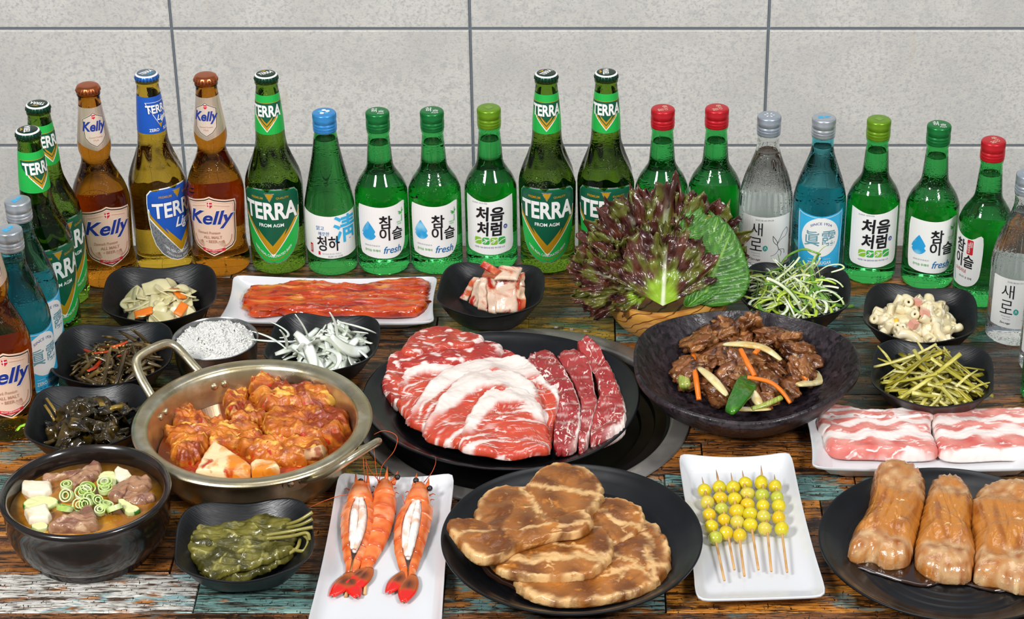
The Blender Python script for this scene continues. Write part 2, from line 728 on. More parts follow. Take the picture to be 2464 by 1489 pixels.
def crown_cap(name, m_top, m_rim, parent, z0, art=None):
    pr = [(0, 14.3), (1.5, 14.5), (3, 14.2), (4.6, 13.6), (5.8, 12.9), (6.6, 11.6), (7.0, 9.5), (7.1, 5), (7.1, 1)]

    def fn(a, z, r):
        k = max(0.0, 1 - z / 5.0)
        r2 = r + .75 * k * cos(21 * a)
        return (r2 * cos(a), r2 * sin(a), z + z0)
    b = MB().lathe(pr[:5], 126, 0, True, False, fn)
    b.lathe(pr[4:], 126, 1, False, True, fn)
    c = b.build('cap', [m_rim, m_top], parent, sharp=40)
    if art:
        art.build('cap_print', c, None, flat=z0 + 7.1, off=.1)
    return c


def screw_cap(mat_, parent, z0, art=None, h=24.5, r=14.4):
    pr = [(0, r - .3), (.5, r), (2.4, r + .1), (2.9, r - .7), (3.6, r - .7), (4.3, r + .25), (6.3, r + .25), (7, r - .6), (7.8, r - .6),
          (8.5, r + .25), (10.4, r + .25), (11.2, r - .5), (12, r - .5), (12.6, r + .05), (h - 7, r + .1), (h - 6.6, r - .1), (h - 2.2, r - .1),
          (h - .9, r - .5), (h - .2, r - 1.5), (h, r - 3), (h, 1)]

    def fn(a, z, rr):
        k = 1.0 if h - 6.7 < z < h - 2 else 0.0
        q = rr + k * .22 * cos(60 * a)
        return (q * cos(a), q * sin(a), z + z0)
    c = MB().lathe(pr, 120, 0, True, True, fn).build('cap', mat_, parent, sharp=45)
    if art:
        art.build('cap_print', c, None, flat=z0 + h, off=.1)
    return c


def body(prof, g, parent, level, cav_top, swirl=None, ribs=None, wall_t=2.4):
    pr = smooth_prof(prof)
    R = interp(pr)

    def fn(a, z, r):
        if swirl:
            z0, z1, amp = swirl
            k = sstep(z0, z0 + 12, z) * (1 - sstep(z1 - 14, z1, z))
            r = r + amp * k * sin(9 * a + z * .085)
        if ribs:
            z0, z1, amp = ribs
            k = sstep(z0, z0 + 6, z) * (1 - sstep(z1 - 10, z1, z))
            r = r + amp * k * cos(26 * a)
        return (r * cos(a), r * sin(a), z)
    m = MB().lathe(pr, 96, 0, True, True, fn)
    inner = [(level, .6), (level + .01, R(level) - wall_t - 1.2), (level + 1, R(level) - wall_t)]
    z = level + 8
    while z < cav_top:
        inner.append((z, R(z) - wall_t))
        z += 8
    inner += [(cav_top, R(cav_top) - wall_t), (cav_top + .01, .6)]
    c = MB().lathe(inner, 48, 0, True, True)
    m.add(c.v, [tuple(reversed(f)) for f in c.f], 1)
    return m.build('glass_body', [g, glass('glass_plain', 'ffffff', 0)], parent, sharp=50), R


def back_label(R, parent, z0, z1, halfdeg=70, m=None):
    a = Art()
    hw = 32 * radians(halfdeg)
    a.poly([(-hw, z0), (hw, z0), (hw, z1), (-hw, z1)], m or K_white, 0)
    o = a.build('back_label', parent, R, rref=32, step=4, zstep=8, off=.15)
    o.rotation_euler = (0, 0, pi)
    return o


def rounded(u0, u1, z0, z1, r, n=5):
    out = []
    for cx, cz, a0 in ((u1 - r, z0 + r, -90), (u1 - r, z1 - r, 0), (u0 + r, z1 - r, 90), (u0 + r, z0 + r, 180)):
        for k in range(n + 1):
            a = radians(a0 + 90 * k / n)
            out.append((cx + r * cos(a), cz + r * sin(a)))
    return out


def scale_pts(pts, s, c=None):
    cx, cy_ = c or (sum(p[0] for p in pts) / len(pts), sum(p[1] for p in pts) / len(pts))
    return [(cx + (p[0] - cx) * s, cy_ + (p[1] - cy_) * s) for p in pts]


def chevron(u, ztop, hw, h, t):
    return [(u - hw, ztop), (u, ztop - h), (u + hw, ztop), (u + hw - t * .2, ztop - t * 1.0), (u, ztop - h - t * 1.6), (u - hw + t * .2, ztop - t * 1.0)]


# --- moulds: each returns a root empty with its parts; the labels face -Y
TERRA_P = [(0, 29), (1.2, 32), (5, 34), (25, 34.2), (60, 34.6), (108, 35.3), (118, 34.6), (130, 31.8), (142, 27.6), (155, 22.8), (168, 19.6),
           (180, 18.1), (200, 17.2), (225, 15.4), (243, 13.6), (250, 13.2), (251, 14.2), (256, 14.2), (258, 13.4), (262, 12.6)]
G_beer = glass('glass_dark_green', '6f9a2e', .5)
G_soju = glass('glass_green', '48cc66', .45)
G_amber = glass('glass_amber', 'c47e22', .25)
G_golden = glass('glass_golden', 'd9b43c', .15)
G_clear = glass('glass_clear', 'eef3f1', .5)
G_sky = glass('glass_sky', '5fc6cf', .6)
G_olive = glass('glass_bottle_olive', '4ab458', .3)
C_white = pm('cap_white', 'eeeeec', .35)


def terra(light=False):
    t = empty('beer_bottle')
    g = G_golden if light else G_beer
    _, R = body(TERRA_P, g, t, 214, 252, swirl=(112, 172, .95))
    A, Bc = (K_blue, K_silver) if light else (K_dgreen, K_green)
    # main label: shield outline
    half = [(0, 18), (7, 18.8), (16, 23), (25, 31), (32, 43), (36, 58), (38, 78), (38.5, 100), (37.5, 112), (33, 117.5), (22, 119.3), (0, 120.2)]
    if not light:
        half[0] = (0, 20)
        half.insert(1, (3, 18.2))
    out = half + [(-x, z) for x, z in reversed(half[1:-1])]
    a = Art().poly(scale_pts(out, 1.025, (0, 69)), K_silver if not light else K_white, 0)
    lab = a.build('label', t, R, rref=35, zstep=10)
    b = Art()
    b.poly(out, Bc, 0.6)
    b.poly([(-38.3, 92), (-37.5, 80), (0, 27), (37.5, 80), (38.3, 92), (38.3, 100), (37.3, 111.5), (33, 117), (22, 118.9), (0, 119.7), (-22, 118.9), (-33, 117),
            (-37.3, 111.5), (-38.3, 100)], A, 1.2)
    gold = K_gold
    for sg in (-1, 1):
        b.poly([(sg * 38.3, 93), (sg * 37.6, 79), (0, 26.5), (0, 30), (sg * 35.5, 81), (sg * 37, 93)], K_white, 1.6)
        b.poly([(sg * 37.8, 91), (sg * 37, 81), (sg * 3, 32), (0, 30), (0, 34.5), (sg * 35, 84)], gold, 2)
        b.poly([(sg * 19, 66), (sg * 15, 56), (0, 34.5), (0, 42), (sg * 8, 52)], gold, 2)
    b.poly([(-6.5, 116), (6.5, 116), (0, 104)], K_silver, 2)
    b.poly([(-5, 115), (5, 115), (0, 105.5)], gold, 3)
    b.text('PREMIUM', (-24, -8, 107.5, 110.8), gold, 2, bold=0.015)
    b.text('QUALITY', (8, 24, 107.5, 110.8), gold, 2, bold=0.015)
    if light:
        b.text('TERRA', (-34, 34, 79, 102), K_navy, 2, bold=0.045)
        b.text('TERRA', (-33, 33, 80, 101), K_white, 3, bold=0.025)
        b.text('Light', (-6, 27, 60, 77), K_white, 3, bold=0.025, shear=.35)
        b.text('100% REAL CARBONATED BEER', (-22, 22, 36, 40), K_white, 3, bold=0.010, fn=lambda u, z: (u, z + u * u * .028 - 10))
        b.text('ZERO SUGAR  ZERO SUGAR', (-20, 20, 30, 33), K_white, 3, fn=lambda u, z: (u, z + u * u * .028 - 10))
    else:
        b.text('TERRA', (-36, 36, 78.5, 104.5), K_dgreen, 2.2, bold=0.050)
        b.text('TERRA', (-35, 35, 79.5, 103.5), K_white, 3, bold=0.033)
        b.text('FROM AGM', (-15.5, 15.5, 69, 73.8), K_white, 3, bold=0.020)
        b.text('100% REAL CARBONATED BEER', (-24, 24, 29, 32.6), K_white, 3, bold=0.010, fn=lambda u, z: (u, z + u * u * .024 - 3))
        b.text('100% REAL CARBONATED BEER', (-22, 22, 22.5, 25), gold, 3, bold=0.000, fn=lambda u, z: (u, z + u * u * .026 - 1))
    b.build('lettering', lab, R, rref=35, zstep=10, off=.3)
    back_label(R, t, 40, 100, 55, K_dgreen if not light else K_silver)
    # neck label
    nr = lambda z: R(z)
    a = Art()
    hwid = lambda z: R(z) * 2.6
    zs0, zs1 = (188, 236) if light else (190, 239)
    pts = [(-hwid(zs0), zs0), (0, zs0 - (2 if not light else 0)), (hwid(zs0), zs0), (hwid(zs1), zs1), (0, zs1), (-hwid(zs1), zs1)]
    a.poly(pts, K_blue if light else K_green, 0)
    nl = a.build('neck_label', t, R, rref=None, step=3, zstep=5)
    b = Art()
    if light:
        b.ring([(-16, 229), (16, 229), (0, 195)], 1.2, K_white, 1)
        b.text('TERRA', (-17, 17, 214, 226), K_navy, 2, bold=0.050)
        b.text('TERRA', (-16, 16, 214.6, 225.5), K_white, 3, bold=0.030)
        b.text('Light', (-4, 13, 203, 212), K_white, 3, bold=0.025, shear=.35)
        b.text('ZERO', (-15, -3, 191, 195), K_white, 2, bold=0.020)
        b.text('SUGAR', (3, 17, 191, 195), K_white, 2, bold=0.020)
        b.poly([(-2.6, 201), (2.6, 201), (0, 195)], K_gold, 2)
    else:
        b.poly([(-22, 228), (-20, 229.5), (20, 229.5), (22, 228), (20, 219), (0, 195), (-20, 219)], K_dgreen, .6)
        b.stroke([(-22, 229.5), (22, 229.5)], .7, K_gold, 1)
        for sg in (-1, 1):
            b.poly([(sg * 13, 213), (sg * 12, 208), (0, 193.5), (0, 198)], K_gold, 1)
            b.poly([(sg * 15, 214), (sg * 13.4, 209), (0, 191.5), (0, 193)], K_white, 1)
            b.poly([(sg * 8, 212), (sg * 6, 207), (0, 199.5), (0, 203)], K_gold, 1)
        b.text('TERRA', (-19, 19, 211.5, 226.5), K_white, 3, bold=0.035)
    b.build('lettering', nl, R, rref=None, step=3, zstep=5, off=.3)
    ca = Art().text('TERRA', (-9, 9, -3, 4), K_white, 1, bold=0.030)
    if light:
        ca.text('Light', (-3, 6, -8, -4), K_sky, 1, bold=0.020, shear=.3)
    else:
        ca.poly([(-5, 8), (5, 8), (0, 5)], K_gold, 1)
    cc = crown_cap('cap', pm('cap_top_grey' if light else 'cap_top_dark', '5b6f80' if light else '123326', .25, metal=.3),
                   pm('cap_rim_blue' if light else 'cap_rim_green', '2a62b5' if light else '123f2c', .3, metal=.5), t, 256, ca)
    # pale liner line around the shoulder of the cap
    MB().lathe([(261.2, 13.6), (261.9, 13.3), (262.3, 12.4), (262.6, 11.7)], 48, 0, False, False).build('cap_ring', C_white, cc)
    return t


KELLY_P = [(0, 30), (1.2, 33.5), (6, 35.8), (20, 35.5), (32, 33.6), (45, 33.0), (80, 34.3), (104, 35.2), (116, 34.2), (130, 30.5), (143, 25.2), (154, 20.4),
           (163, 17.8), (170, 17.6), (178, 19.4), (186, 19.9), (196, 19), (215, 16.4), (238, 13.6), (250, 12.9), (251, 14), (256, 14), (258, 13.4), (262, 12.6)]


def kelly():
    t = empty('beer_bottle')
    _, R = body(KELLY_P, G_amber, t, 226, 252)
    half = [(0, 30), (12, 35), (26, 41), (31, 47), (32.5, 60), (32.5, 85), (34, 99), (33, 106), (20, 108), (6, 111.5), (0, 114)]
    out = half + [(-x, z) for x, z in reversed(half[1:-1])]
    lab = Art().poly(out, K_pink, 0).build('label', t, R, rref=35, zstep=8)
    b = Art()
    C = (0, 72)
    b.ring(scale_pts(out, .955, C), 1.3, K_black, 1)
    b.ring(scale_pts(out, .87, C), .3, K_pinkd, 1)
    b.text('Kelly', (-31, 31, 68, 95), K_white, 2.4, bold=0.035, shear=.3)
    b.text('Kelly', (-30, 30, 68.8, 94.2), K_navy, 3, bold=0.025, shear=.3)
    sh = [(-3, 106), (3, 106), (3, 101), (0, 98), (-3, 101)]
    b.poly(sh, K_red, 2)
    b.poly([(-3, 103.6), (3, 103.6), (3, 102.6), (-3, 102.6)], K_white, 3)
    b.poly([(-1.3, 106), (-.4, 106), (-.4, 98.4), (-1.3, 98.4)], K_white, 3)
    b.text('Danmark Premium', (-20, 10, 61, 65), K_pinkd, 3, shear=.3)
    b.text('ALL MALT', (-12, 12, 54.5, 58.5), K_pinkd, 3, bold=0.010)
    b.text('• BEER •', (-9, 9, 48.5, 52.5), K_pinkd, 3, bold=0.010)
    b.poly([(-15, 41), (0, 38.6), (15, 41), (15, 37.3), (0, 34.9), (-15, 37.3)], K_red, 2)
    b.text('FROM DENMARK', (-11, 11, 37.6, 39.4), K_white, 3, fn=lambda u, z: (u, z + abs(u) * .12 - 1.2))
    for sg in (-1, 1):
        for k in range(7):
            a = radians(200 + k * 14)
            q = (sg * (-14 - 5 * cos(a) * 1.0), 49 + 7 * sin(a))
            b.stroke([(sg * 14, 52), (sg * 14 + 9 * cos(a), 52 + 9 * sin(a))], .35, K_pinkd, 2)
        b.stroke([(sg * 13, 43), (sg * 20, 46), (sg * 24, 52), (sg * 25, 58)], 1.0, K_pinkd, 2)
    b.stroke([(-24, 98), (-10, 101.2), (-5, 102)], .5, K_pinkd, 2)
    b.stroke([(24, 98), (10, 101.2), (5, 102)], .5, K_pinkd, 2)
    b.build('lettering', lab, R, rref=35, zstep=8, off=.3)
    back_label(R, t, 45, 100, 62, K_pink)
    a = Art()
    hw = lambda z: R(z) * 2.3
    a.poly([(-hw(190), 190 + 8), (-hw(200) * .5, 191), (0, 183), (hw(200) * .5, 191), (hw(190), 198), (hw(236), 238), (-hw(236), 238)],
           pm('neck_champagne', 'd8c3ae', .3, metal=.55), 0)
    nl = a.build('neck_label', t, R, rref=None, step=3, zstep=5)
    b = Art()
    crest = [(-14, 224), (-3, 230), (0, 233), (3, 230), (14, 224), (13.5, 200), (8, 193), (0, 188), (-8, 193), (-13.5, 200)]
    b.poly(crest, pm('neck_pale', 'e9d6c6', .3, metal=.3), .5)
    b.ring(scale_pts(crest, .97), .7, K_black, 1)
    b.text('Kelly', (-15, 15, 205, 221), K_navy, 3, bold=0.030, shear=.25)
    b.poly([(-2, 229), (2, 229), (2, 225.5), (0, 223.6), (-2, 225.5)], K_red, 2)
    b.poly([(-2, 227.4), (2, 227.4), (2, 226.8), (-2, 226.8)], K_white, 3)
    b.text('Danmark Premium', (-8, 8, 200, 202), K_pinkd, 2)
    b.text('Malt', (-3, 3, 196, 198.5), K_pinkd, 2)
    b.build('lettering', nl, R, rref=None, step=3, zstep=5, off=.3)
    m = pm('cap_copper', 'b5623a', .28, metal=.85)
    crown_cap('cap', m, m, t, 256)
    return t


SOJU_P = [(0, 26), (1.2, 30), (5, 32), (12, 32.5), (60, 32.6), (102, 32.5), (112, 31), (122, 27), (131, 21.6), (138, 17.6), (146, 15.9), (165, 14.4),
          (184, 13.0), (187, 13.9), (190, 13.9), (192, 12.8), (200, 12.5)]


def soju_base(g, prof, level=172, **kw):
    t = empty('soju_bottle')
    _, R = body(prof, g, t, level, 197, **kw)
    return t, R


def bamboo(b, u, z):
    b.stroke([(u, z - 12), (u, z - 3)], .9, K_leaf)
    b.stroke([(u, z - 2), (u + .6, z + 7)], .8, K_leaf)
    for a, s in ((150, 7), (175, 6), (205, 5), (60, 5)):
        c, sn = cos(radians(a)), sin(radians(a))
        b.poly([(u, z), (u + c * s * .5 - sn * .9, z + sn * s * .5 + c * .9), (u + c * s, z + sn * s), (u + c * s * .5 + sn * .9, z + sn * s * .5 - c * .9)], K_leaf, 3)


def drop(b, u, z, s, m):
    pts = []
    for k in range(40):
        a = 2 * pi * k / 40
        r = 1.0
        y = -cos(a)
        x = sin(a) * (1 - .5 * (y + 1) ** 1.1 * .5 if y > -.3 else 1)
        if y > 0:
            x = sin(a) * (1 - y) ** .55
            y = y * 1.7
        pts.append((u + x * s, z + y * s))
    b.poly(pts, m, 2)


def fresh():
    t, R = soju_base(G_soju, SOJU_P)
    lb = [(-33, 30), (-28, 28), (10, 26), (24, 28), (30, 34), (33, 46), (33, 98), (20, 101), (8, 98), (-28, 98), (-33, 95)]
    out = catmull([(-31, 36), (-24, 29), (0, 26), (18, 27), (28, 36), (32, 52), (32.5, 90), (32, 101), (16, 98.5), (0, 97.5), (-26, 98.5), (-32, 95), (-33, 70)], 4)
    lab = Art().poly(out, K_white, 0).build('label', t, R, rref=32.5)
    b = Art()
    drop(b, -17, 61, 9.8, K_drop)
    b.text('참', (-3, 13, 68, 86), K_black, bold=0.018)
    b.text('이슬', (-3, 27, 51, 69), K_black, bold=0.018)
    b.text('fresh', (1, 24, 33, 43), K_fresh, bold=0.007, shear=.3)
    b.text('참이슬 후레쉬', (-23, -3, 35.5, 39), K_leaf, bold=0.005)
    b.text('30.04.25 FI 012CX', (-23, -3, 43, 45), K_gray)
    bamboo(b, 27, 86)
    b.text('SINCE', (19, 27, 73.5, 75.5), K_leaf)
    b.text('1924', (20, 26, 70.5, 72.5), K_leaf)
    b.build('lettering', lab, R, rref=32.5, off=.3)
    back_label(R, t, 30, 92, 68)
    screw_cap(pm('cap_green', '1c7a3c', .28, metal=.45), t, 190,
              Art().text('참', (-8, 0, 0, 8), K_white, 1).text('이슬', (-7, 8, -4, 2), K_white, 1).text('fresh', (0, 8, -9, -5), K_white, 1, shear=.3))
    return t


def original():
    t, R = soju_base(G_soju, SOJU_P, 170)
    out = catmull([(-26, 30), (-8, 26), (8, 28), (18, 36), (22, 52), (22, 98), (8, 93), (-10, 95), (-26, 103), (-32, 108), (-33, 60)], 4)
    lab = Art().poly(out, K_white, 0).build('label', t, R, rref=32.5)
    b = Art()
    b.text('참', (-15, 0, 72, 90), K_black, bold=0.018)
    b.text('이슬', (-15, 13, 53, 71), K_black, bold=0.018)
    b.poly(rounded(3, 11, 72, 92, 1.4), K_red, 2)
    b.text('참眞', (6.6, 10.4, 82, 90), K_white, 3)
    b.text('이슬露', (3.6, 7.2, 74, 88), K_white, 3)
    b.text('오리지널', (-14, 4, 45.5, 50.5), K_red, bold=0.007)
    b.text('대나무 숯 정제', (-6, 12, 38, 41), K_black)
    b.stroke([(-26, 60), (-18, 46), (-14, 30)], 1.0, K_slate, 2)
    b.build('lettering', lab, R, rref=32.5, off=.3)
    back_label(R, t, 34, 90, 60)
    screw_cap(pm('cap_red', 'c4202a', .3, metal=.35), t, 190,
              Art().text('참', (-8, -1, 1, 8), K_pink, 1).text('이슬', (-7, 7, -6, 0), K_pink, 1))
    return t


def chum():
    t, R = soju_base(G_soju, SOJU_P)
    out = catmull([(-32, 32), (-18, 27), (0, 25.5), (18, 27), (32, 32), (33, 60), (33, 100), (31, 105), (10, 101), (-10, 100), (-31, 105), (-33, 100), (-33, 60)], 4)
    lab = Art().poly(out, K_white, 0).build('label', t, R, rref=32.5)
    b = Art()
    b.text('처음', (-17, 19, 73, 93), K_black, bold=0.030, shear=.06)
    b.text('처럼', (-16, 16, 52, 72), K_black, bold=0.030, shear=.06)
    b.circle(20.5, 64, 2.6, K_navy, ry=3.2)
    b.text('水', (18.6, 22.4, 61.8, 66.2), K_white, 3)
    for k in range(4):
        u = -19 + k * 10
        b.poly(rounded(u, u + 9, 40, 50, 2.4), K_leaf if k % 2 else K_lime, 2)
        b.stroke([(u, 42), (u + 4, 45.5), (u + 9, 47)], 1.1, K_white, 3)
        if k in (1, 2):
            b.stroke([(u + 2, 48), (u + 6, 46), (u + 3, 42)], 1, K_white, 3)
    b.text('대관령 기슭 암반수로 만든 부드러운 소주', (-19, 19, 34.5, 37), K_navy)
    b.text('25.04.01 10:35 R36', (-22, -2, 97, 99), K_gray)
    b.build('lettering', lab, R, rref=32.5, off=.3)
    back_label(R, t, 30, 92, 68)
    screw_cap(pm('cap_lime', '6f9a1e', .3, metal=.4), t, 190, Art().poly([(-6, 0), (0, -6), (6, 0), (0, 6)], pm('cap_lime_pale', '7fa53f', .4, metal=.3), 1))
    return t


CH_P = [(0, 25), (1.2, 29), (5, 30.8), (40, 31.2), (84, 31), (100, 29), (120, 25.2), (140, 21.2), (160, 17.4), (178, 14.8), (188, 13.4), (190, 13.6), (192, 13), (200, 12.5)]


def cheongha():
    t = empty('rice_wine_bottle')
    _, R = body(CH_P, G_olive, t, 178, 197)
    z0 = 24
    out = [(-44, 30), (-20, 26), (0, 25), (20, 26), (44, 30), (44, 88), (20, 85), (0, 84), (-20, 85), (-44, 88)]
    lab = Art().poly(out, K_white, 0).build('label', t, R, rref=31, zstep=10)
    b = Art()
    b.text('청하', (-19, 9, 36, 57), K_black, bold=0.015)
    b.text('맑고', (-19, -9, 65, 71), K_fresh)
    b.text('깨끗한', (-17, -3, 57.5, 63), K_fresh)
    b.text('淸', (2, 34, 46, 84), K_sky, 2, bold=0.018)
    b.poly(rounded(-30, -26, 31, 44, 1), K_red, 2)
    b.text('淸河', (-29.5, -26.5, 33, 42), K_white, 3)
    b.poly(rounded(-18, -15.5, 30, 35, .4), K_red, 2)
    b.text('낮은 온도로 빚어 맑고 깨끗한 술', (-13, 10, 31, 33), K_gray)
    b.text('25.01.15 13:05', (-6, 12, 27, 29.6), K_gray)
    b.build('lettering', lab, R, rref=31, zstep=10, off=.3)
    ca = Art()
    for k in range(5):
        a = radians(90 + 72 * k)
        ca.circle(4.6 * cos(a), 4.6 * sin(a), 2.7, K_sky if k % 2 else K_white, 1, 14)
    screw_cap(pm('cap_blue', '3f93d6', .28, metal=.4), t, 189, ca)
    return t


SAE_P = [(0, 27), (1.2, 30.5), (6, 32.3), (60, 32.6), (98, 32.5), (112, 31.2), (128, 27.6), (144, 22.4), (158, 17.6), (168, 14.6), (176, 13.4), (186, 13.2),
         (188, 13.9), (190, 13.9), (192, 12.8), (200, 12.5)]


def saero():
    t, R = soju_base(G_clear, SAE_P, 166, ribs=(92, 150, .55))
    out = rounded(-34, 34, 24, 90, 2)
    lab = Art().poly(out, K_white, 0).build('label', t, R, rref=32.5)
    b = Art()
    b.text('새', (-20, -5, 64, 82), K_black, bold=-0.006)
    b.text('로', (-20, -5, 43, 61), K_black, bold=-0.006)
    b.circle(-1, 47, 2.9, K_teal, ry=3.9)
    b.stroke([(-2, 45), (-1, 49), (.4, 45.5)], .6, K_white)
    b.text('Always fresh', (-18, -7, 38.5, 40.3), K_gray)
    b.text('Saero soju', (-16, -7, 35, 36.8), K_gray)
    b.text('Zero sugar', (-19, -6, 28.5, 32), K_black, bold=0.005, shear=.2)
    b.text('25.02.28 AD 091Z8', (-14, 8, 85, 87), K_gray)
    # botanical flourish at the right of the label
    for k, p in enumerate([[(6, 36), (12, 38), (16, 44), (14, 52), (18, 60)], [(16, 44), (20, 40), (19, 34)], [(16, 44), (24, 42), (25, 36)],
                           [(14, 52), (20, 58), (26, 60)], [(18, 60), (22, 68), (28, 72)], [(14, 50), (9, 56), (8, 64)], [(8, 64), (12, 58), (15, 52)],
                           [(26, 60), (30, 66), (28, 72)]]):
        b.stroke(p, .45, K_black)
    b.build('lettering', lab, R, rref=32.5, off=.3)
    back_label(R, t, 34, 96, 66)
    ca = Art()
    for k in range(6):
        a = radians(60 * k)
        ca.poly([(1.5 * cos(a), 1.5 * sin(a)), (6 * cos(a - .25), 6 * sin(a - .25)), (6.5 * cos(a + .1), 6.5 * sin(a + .1))], K_white, 1)
    screw_cap(pm('cap_silver', 'aab4bf', .3, metal=.6), t, 190, ca)
    return t


def jinro():
    t, R = soju_base(G_sky, SAE_P, 176)
    o2 = catmull([(-28, 24), (-26, 19), (0, 18), (26, 19), (29, 24), (30, 60), (31, 96), (29, 99.5), (22, 97), (0, 94), (-22, 97), (-29, 99.5), (-31, 96), (-30, 60)], 4)
    lab = Art().poly(o2, K_sky, 0).build('label', t, R, rref=32.5)
    b = Art()
    b.ring(scale_pts(o2, .95, (0, 58)), .6, K_white, 1)
    b.circle(0, 65, 24, K_white, 1, 40, 27)
    b.text('SINCE 1924', (-13, 13, 81, 84.5), K_navy, 3, fn=lambda u, z: (u, z - u * u * .025 + 2))
    b.text('眞', (-20, -1, 53, 74), K_slate, 3, bold=0.007)
    b.text('露', (1, 20, 53, 74), K_slate, 3, bold=0.007)
    b.text('진로', (-3.5, 3.5, 33, 35.8), K_navy, 3)
    b.stroke([(-14, 34.5), (-5, 34.5)], .3, K_white, 2)
    b.stroke([(5, 34.5), (14, 34.5)], .3, K_white, 2)
    b.text('ZERO SUGAR', (-15, 15, 27, 31.4), K_white, 3, bold=0.020)
    b.text('소주 360 mL', (-13, 13, 22.6, 25), K_navy, 3)
    b.build('lettering', lab, R, rref=32.5, off=.3)
    back_label(R, t, 34, 104, 60)
    m = pm('cap_silver_blue', 'b7bec4', .3, metal=.65)
    screw_cap(m, t, 190, Art().text('眞露', (-8, 8, -4, 4), K_sky, 1, bold=0.020))
    return t


KIND = {'terra': terra, 'light': lambda: terra(True), 'kelly': kelly, 'fresh': fresh, 'orig': original, 'chum': chum, 'cheong': cheongha, 'saero': saero,
        'jinro': jinro}
ROWB = [  # kind, base px, front-bottom py, rotation, cap spin, label
    ('kelly', 8, 1064, 22, 'amber beer bottle with copper cap in front of two pale blue bottles'),
    ('jinro', 60, 985, 55, 'pale blue soju bottle right behind the foremost amber bottle'),
    ('jinro', 80, 905, 55, 'pale blue soju bottle behind the other one, beside the first green beer bottle'),
    ('terra', 116, 812, 42, 'green beer bottle nearest to the black bowl of dried anchovies'),
    ('terra', 146, 748, 45, 'green beer bottle standing behind another one, left of an amber bottle'),
    ('kelly', 238, 702, 22, 'amber beer bottle with copper cap between green beer bottle and blue-labelled bottle'),
    ('light', 390, 662, 50, 'golden beer bottle with blue neck label and slanted blue and silver label'),
    ('kelly', 522, 668, -4, 'amber beer bottle with copper cap, between golden and dark green beer bottles'),
    ('terra', 668, 664, -3, 'green beer bottle with dark crown cap, between amber and blue-capped bottles'),
    ('cheong', 798, 666, 8, 'tapered green rice wine bottle with bright blue screw cap'),
    ('fresh', 919, 666, 3, 'green-capped soju bottle with blue drop, beside the blue-capped bottle'),
    ('fresh', 1045, 664, 0, 'green-capped soju bottle with blue drop, behind the kimchi bowl left edge'),
    ('chum', 1182, 656, -2, 'lime-capped soju bottle with brush lettering, behind the kimchi bowl'),
    ('terra', 1326, 662, 0, 'green beer bottle with full label seen, left of the one behind the lettuce'),
    ('terra', 1461, 660, 0, 'green beer bottle half hidden behind the lettuce'),
    ('orig', 1590, 658, -20, 'red-capped soju bottle beside the beer bottle, mostly hidden behind the lettuce'),
    ('orig', 1714, 658, -20, 'red-capped soju bottle beside the clear bottle, behind the perilla leaves'),
    ('saero', 1840, 676, 0, 'clear ribbed soju bottle with silver cap, left of the pale blue one'),
    ('jinro', 1964, 682, 0, 'pale blue soju bottle behind the bowl of shredded scallion'),
    ('chum', 2092, 687, 0, 'lime-capped soju bottle with brush lettering, right of the pale blue bottle'),
    ('fresh', 2238, 702, -3, 'green-capped soju bottle with blue drop, behind the macaroni salad'),
    ('orig', 2365, 744, -52, 'red-capped soju bottle with label turned aside, right of the macaroni salad'),
    ('saero', 2447, 834, -8, 'clear soju bottle with silver cap, beside the macaroni bowl'),
    ('saero', 2530, 912, -20, 'clear soju bottle barely showing at the right border, behind the green one'),
    ('fresh', 2536, 990, -20, 'green soju bottle barely showing at the right border, above the pork belly plate'),
]
GRP = {'terra': 'green beer bottles', 'kelly': 'amber beer bottles', 'light': 'golden beer bottle', 'fresh': 'soju bottles with a blue drop',
       'orig': 'red-capped soju bottles', 'chum': 'lime-capped soju bottles', 'saero': 'clear soju bottles', 'jinro': 'pale blue soju bottles', 'cheong': 'rice wine bottle'}
first = {}
for kd, px, py, rot, lb in ROWB:
    rad = 35 if kd in ('terra', 'kelly', 'light') else 32.5
    p = P(px, py) + Vector((0, rad * .001, 0.0002))
    if kd not in first:
        o = first[kd] = KIND[kd]()
    else:
        o = clone(first[kd])
    o.location = p
    o.rotation_euler = (0, 0, radians(rot))
    o.scale = (1, 1, .977)
    spin = random.uniform(0, 6.28)
    for c in o.children:
        if c.name.startswith('cap') and kd not in ('fresh', 'chum'):
            c.rotation_euler = (0, 0, spin if kd in ('terra', 'orig') else 0)
    tag(o, lb, 'bottle', GRP[kd])
# push touching bottles a hair apart
_bt = [o for o in COL.objects if o.get('category') == 'bottle']
_start = [o.location.copy() for o in _bt]
for _ in range(40):
    for i, a in enumerate(_bt):
        for b in _bt[i + 1:]:
            need = .0
            for o in (a, b):
                need += .0360 if o.name.startswith('beer') else (.0316 if o.name.startswith('rice') else .0328)
            d = Vector((b.location.x - a.location.x, b.location.y - a.location.y, 0))
            if d.length < need:
                k = d.normalized() * (need - d.length) / 2
                a.location -= k
                b.location += k


# ------------------------------------------------------------------ dishes
def S(px, py, z=0):
    """pixels per millimetre across the line of sight at that point"""
    v = P(px, py, z) - Vector((0, CAMY, TZ + CAMH))
    return FPX / (v.y * cos(THETA) - v.z * sin(THETA)) * .001


def superell(a, n):
    c, s = cos(a), sin(a)
    k = (abs(c) ** n + abs(s) ** n) ** (-1.0 / n)
    return c * k, s * k


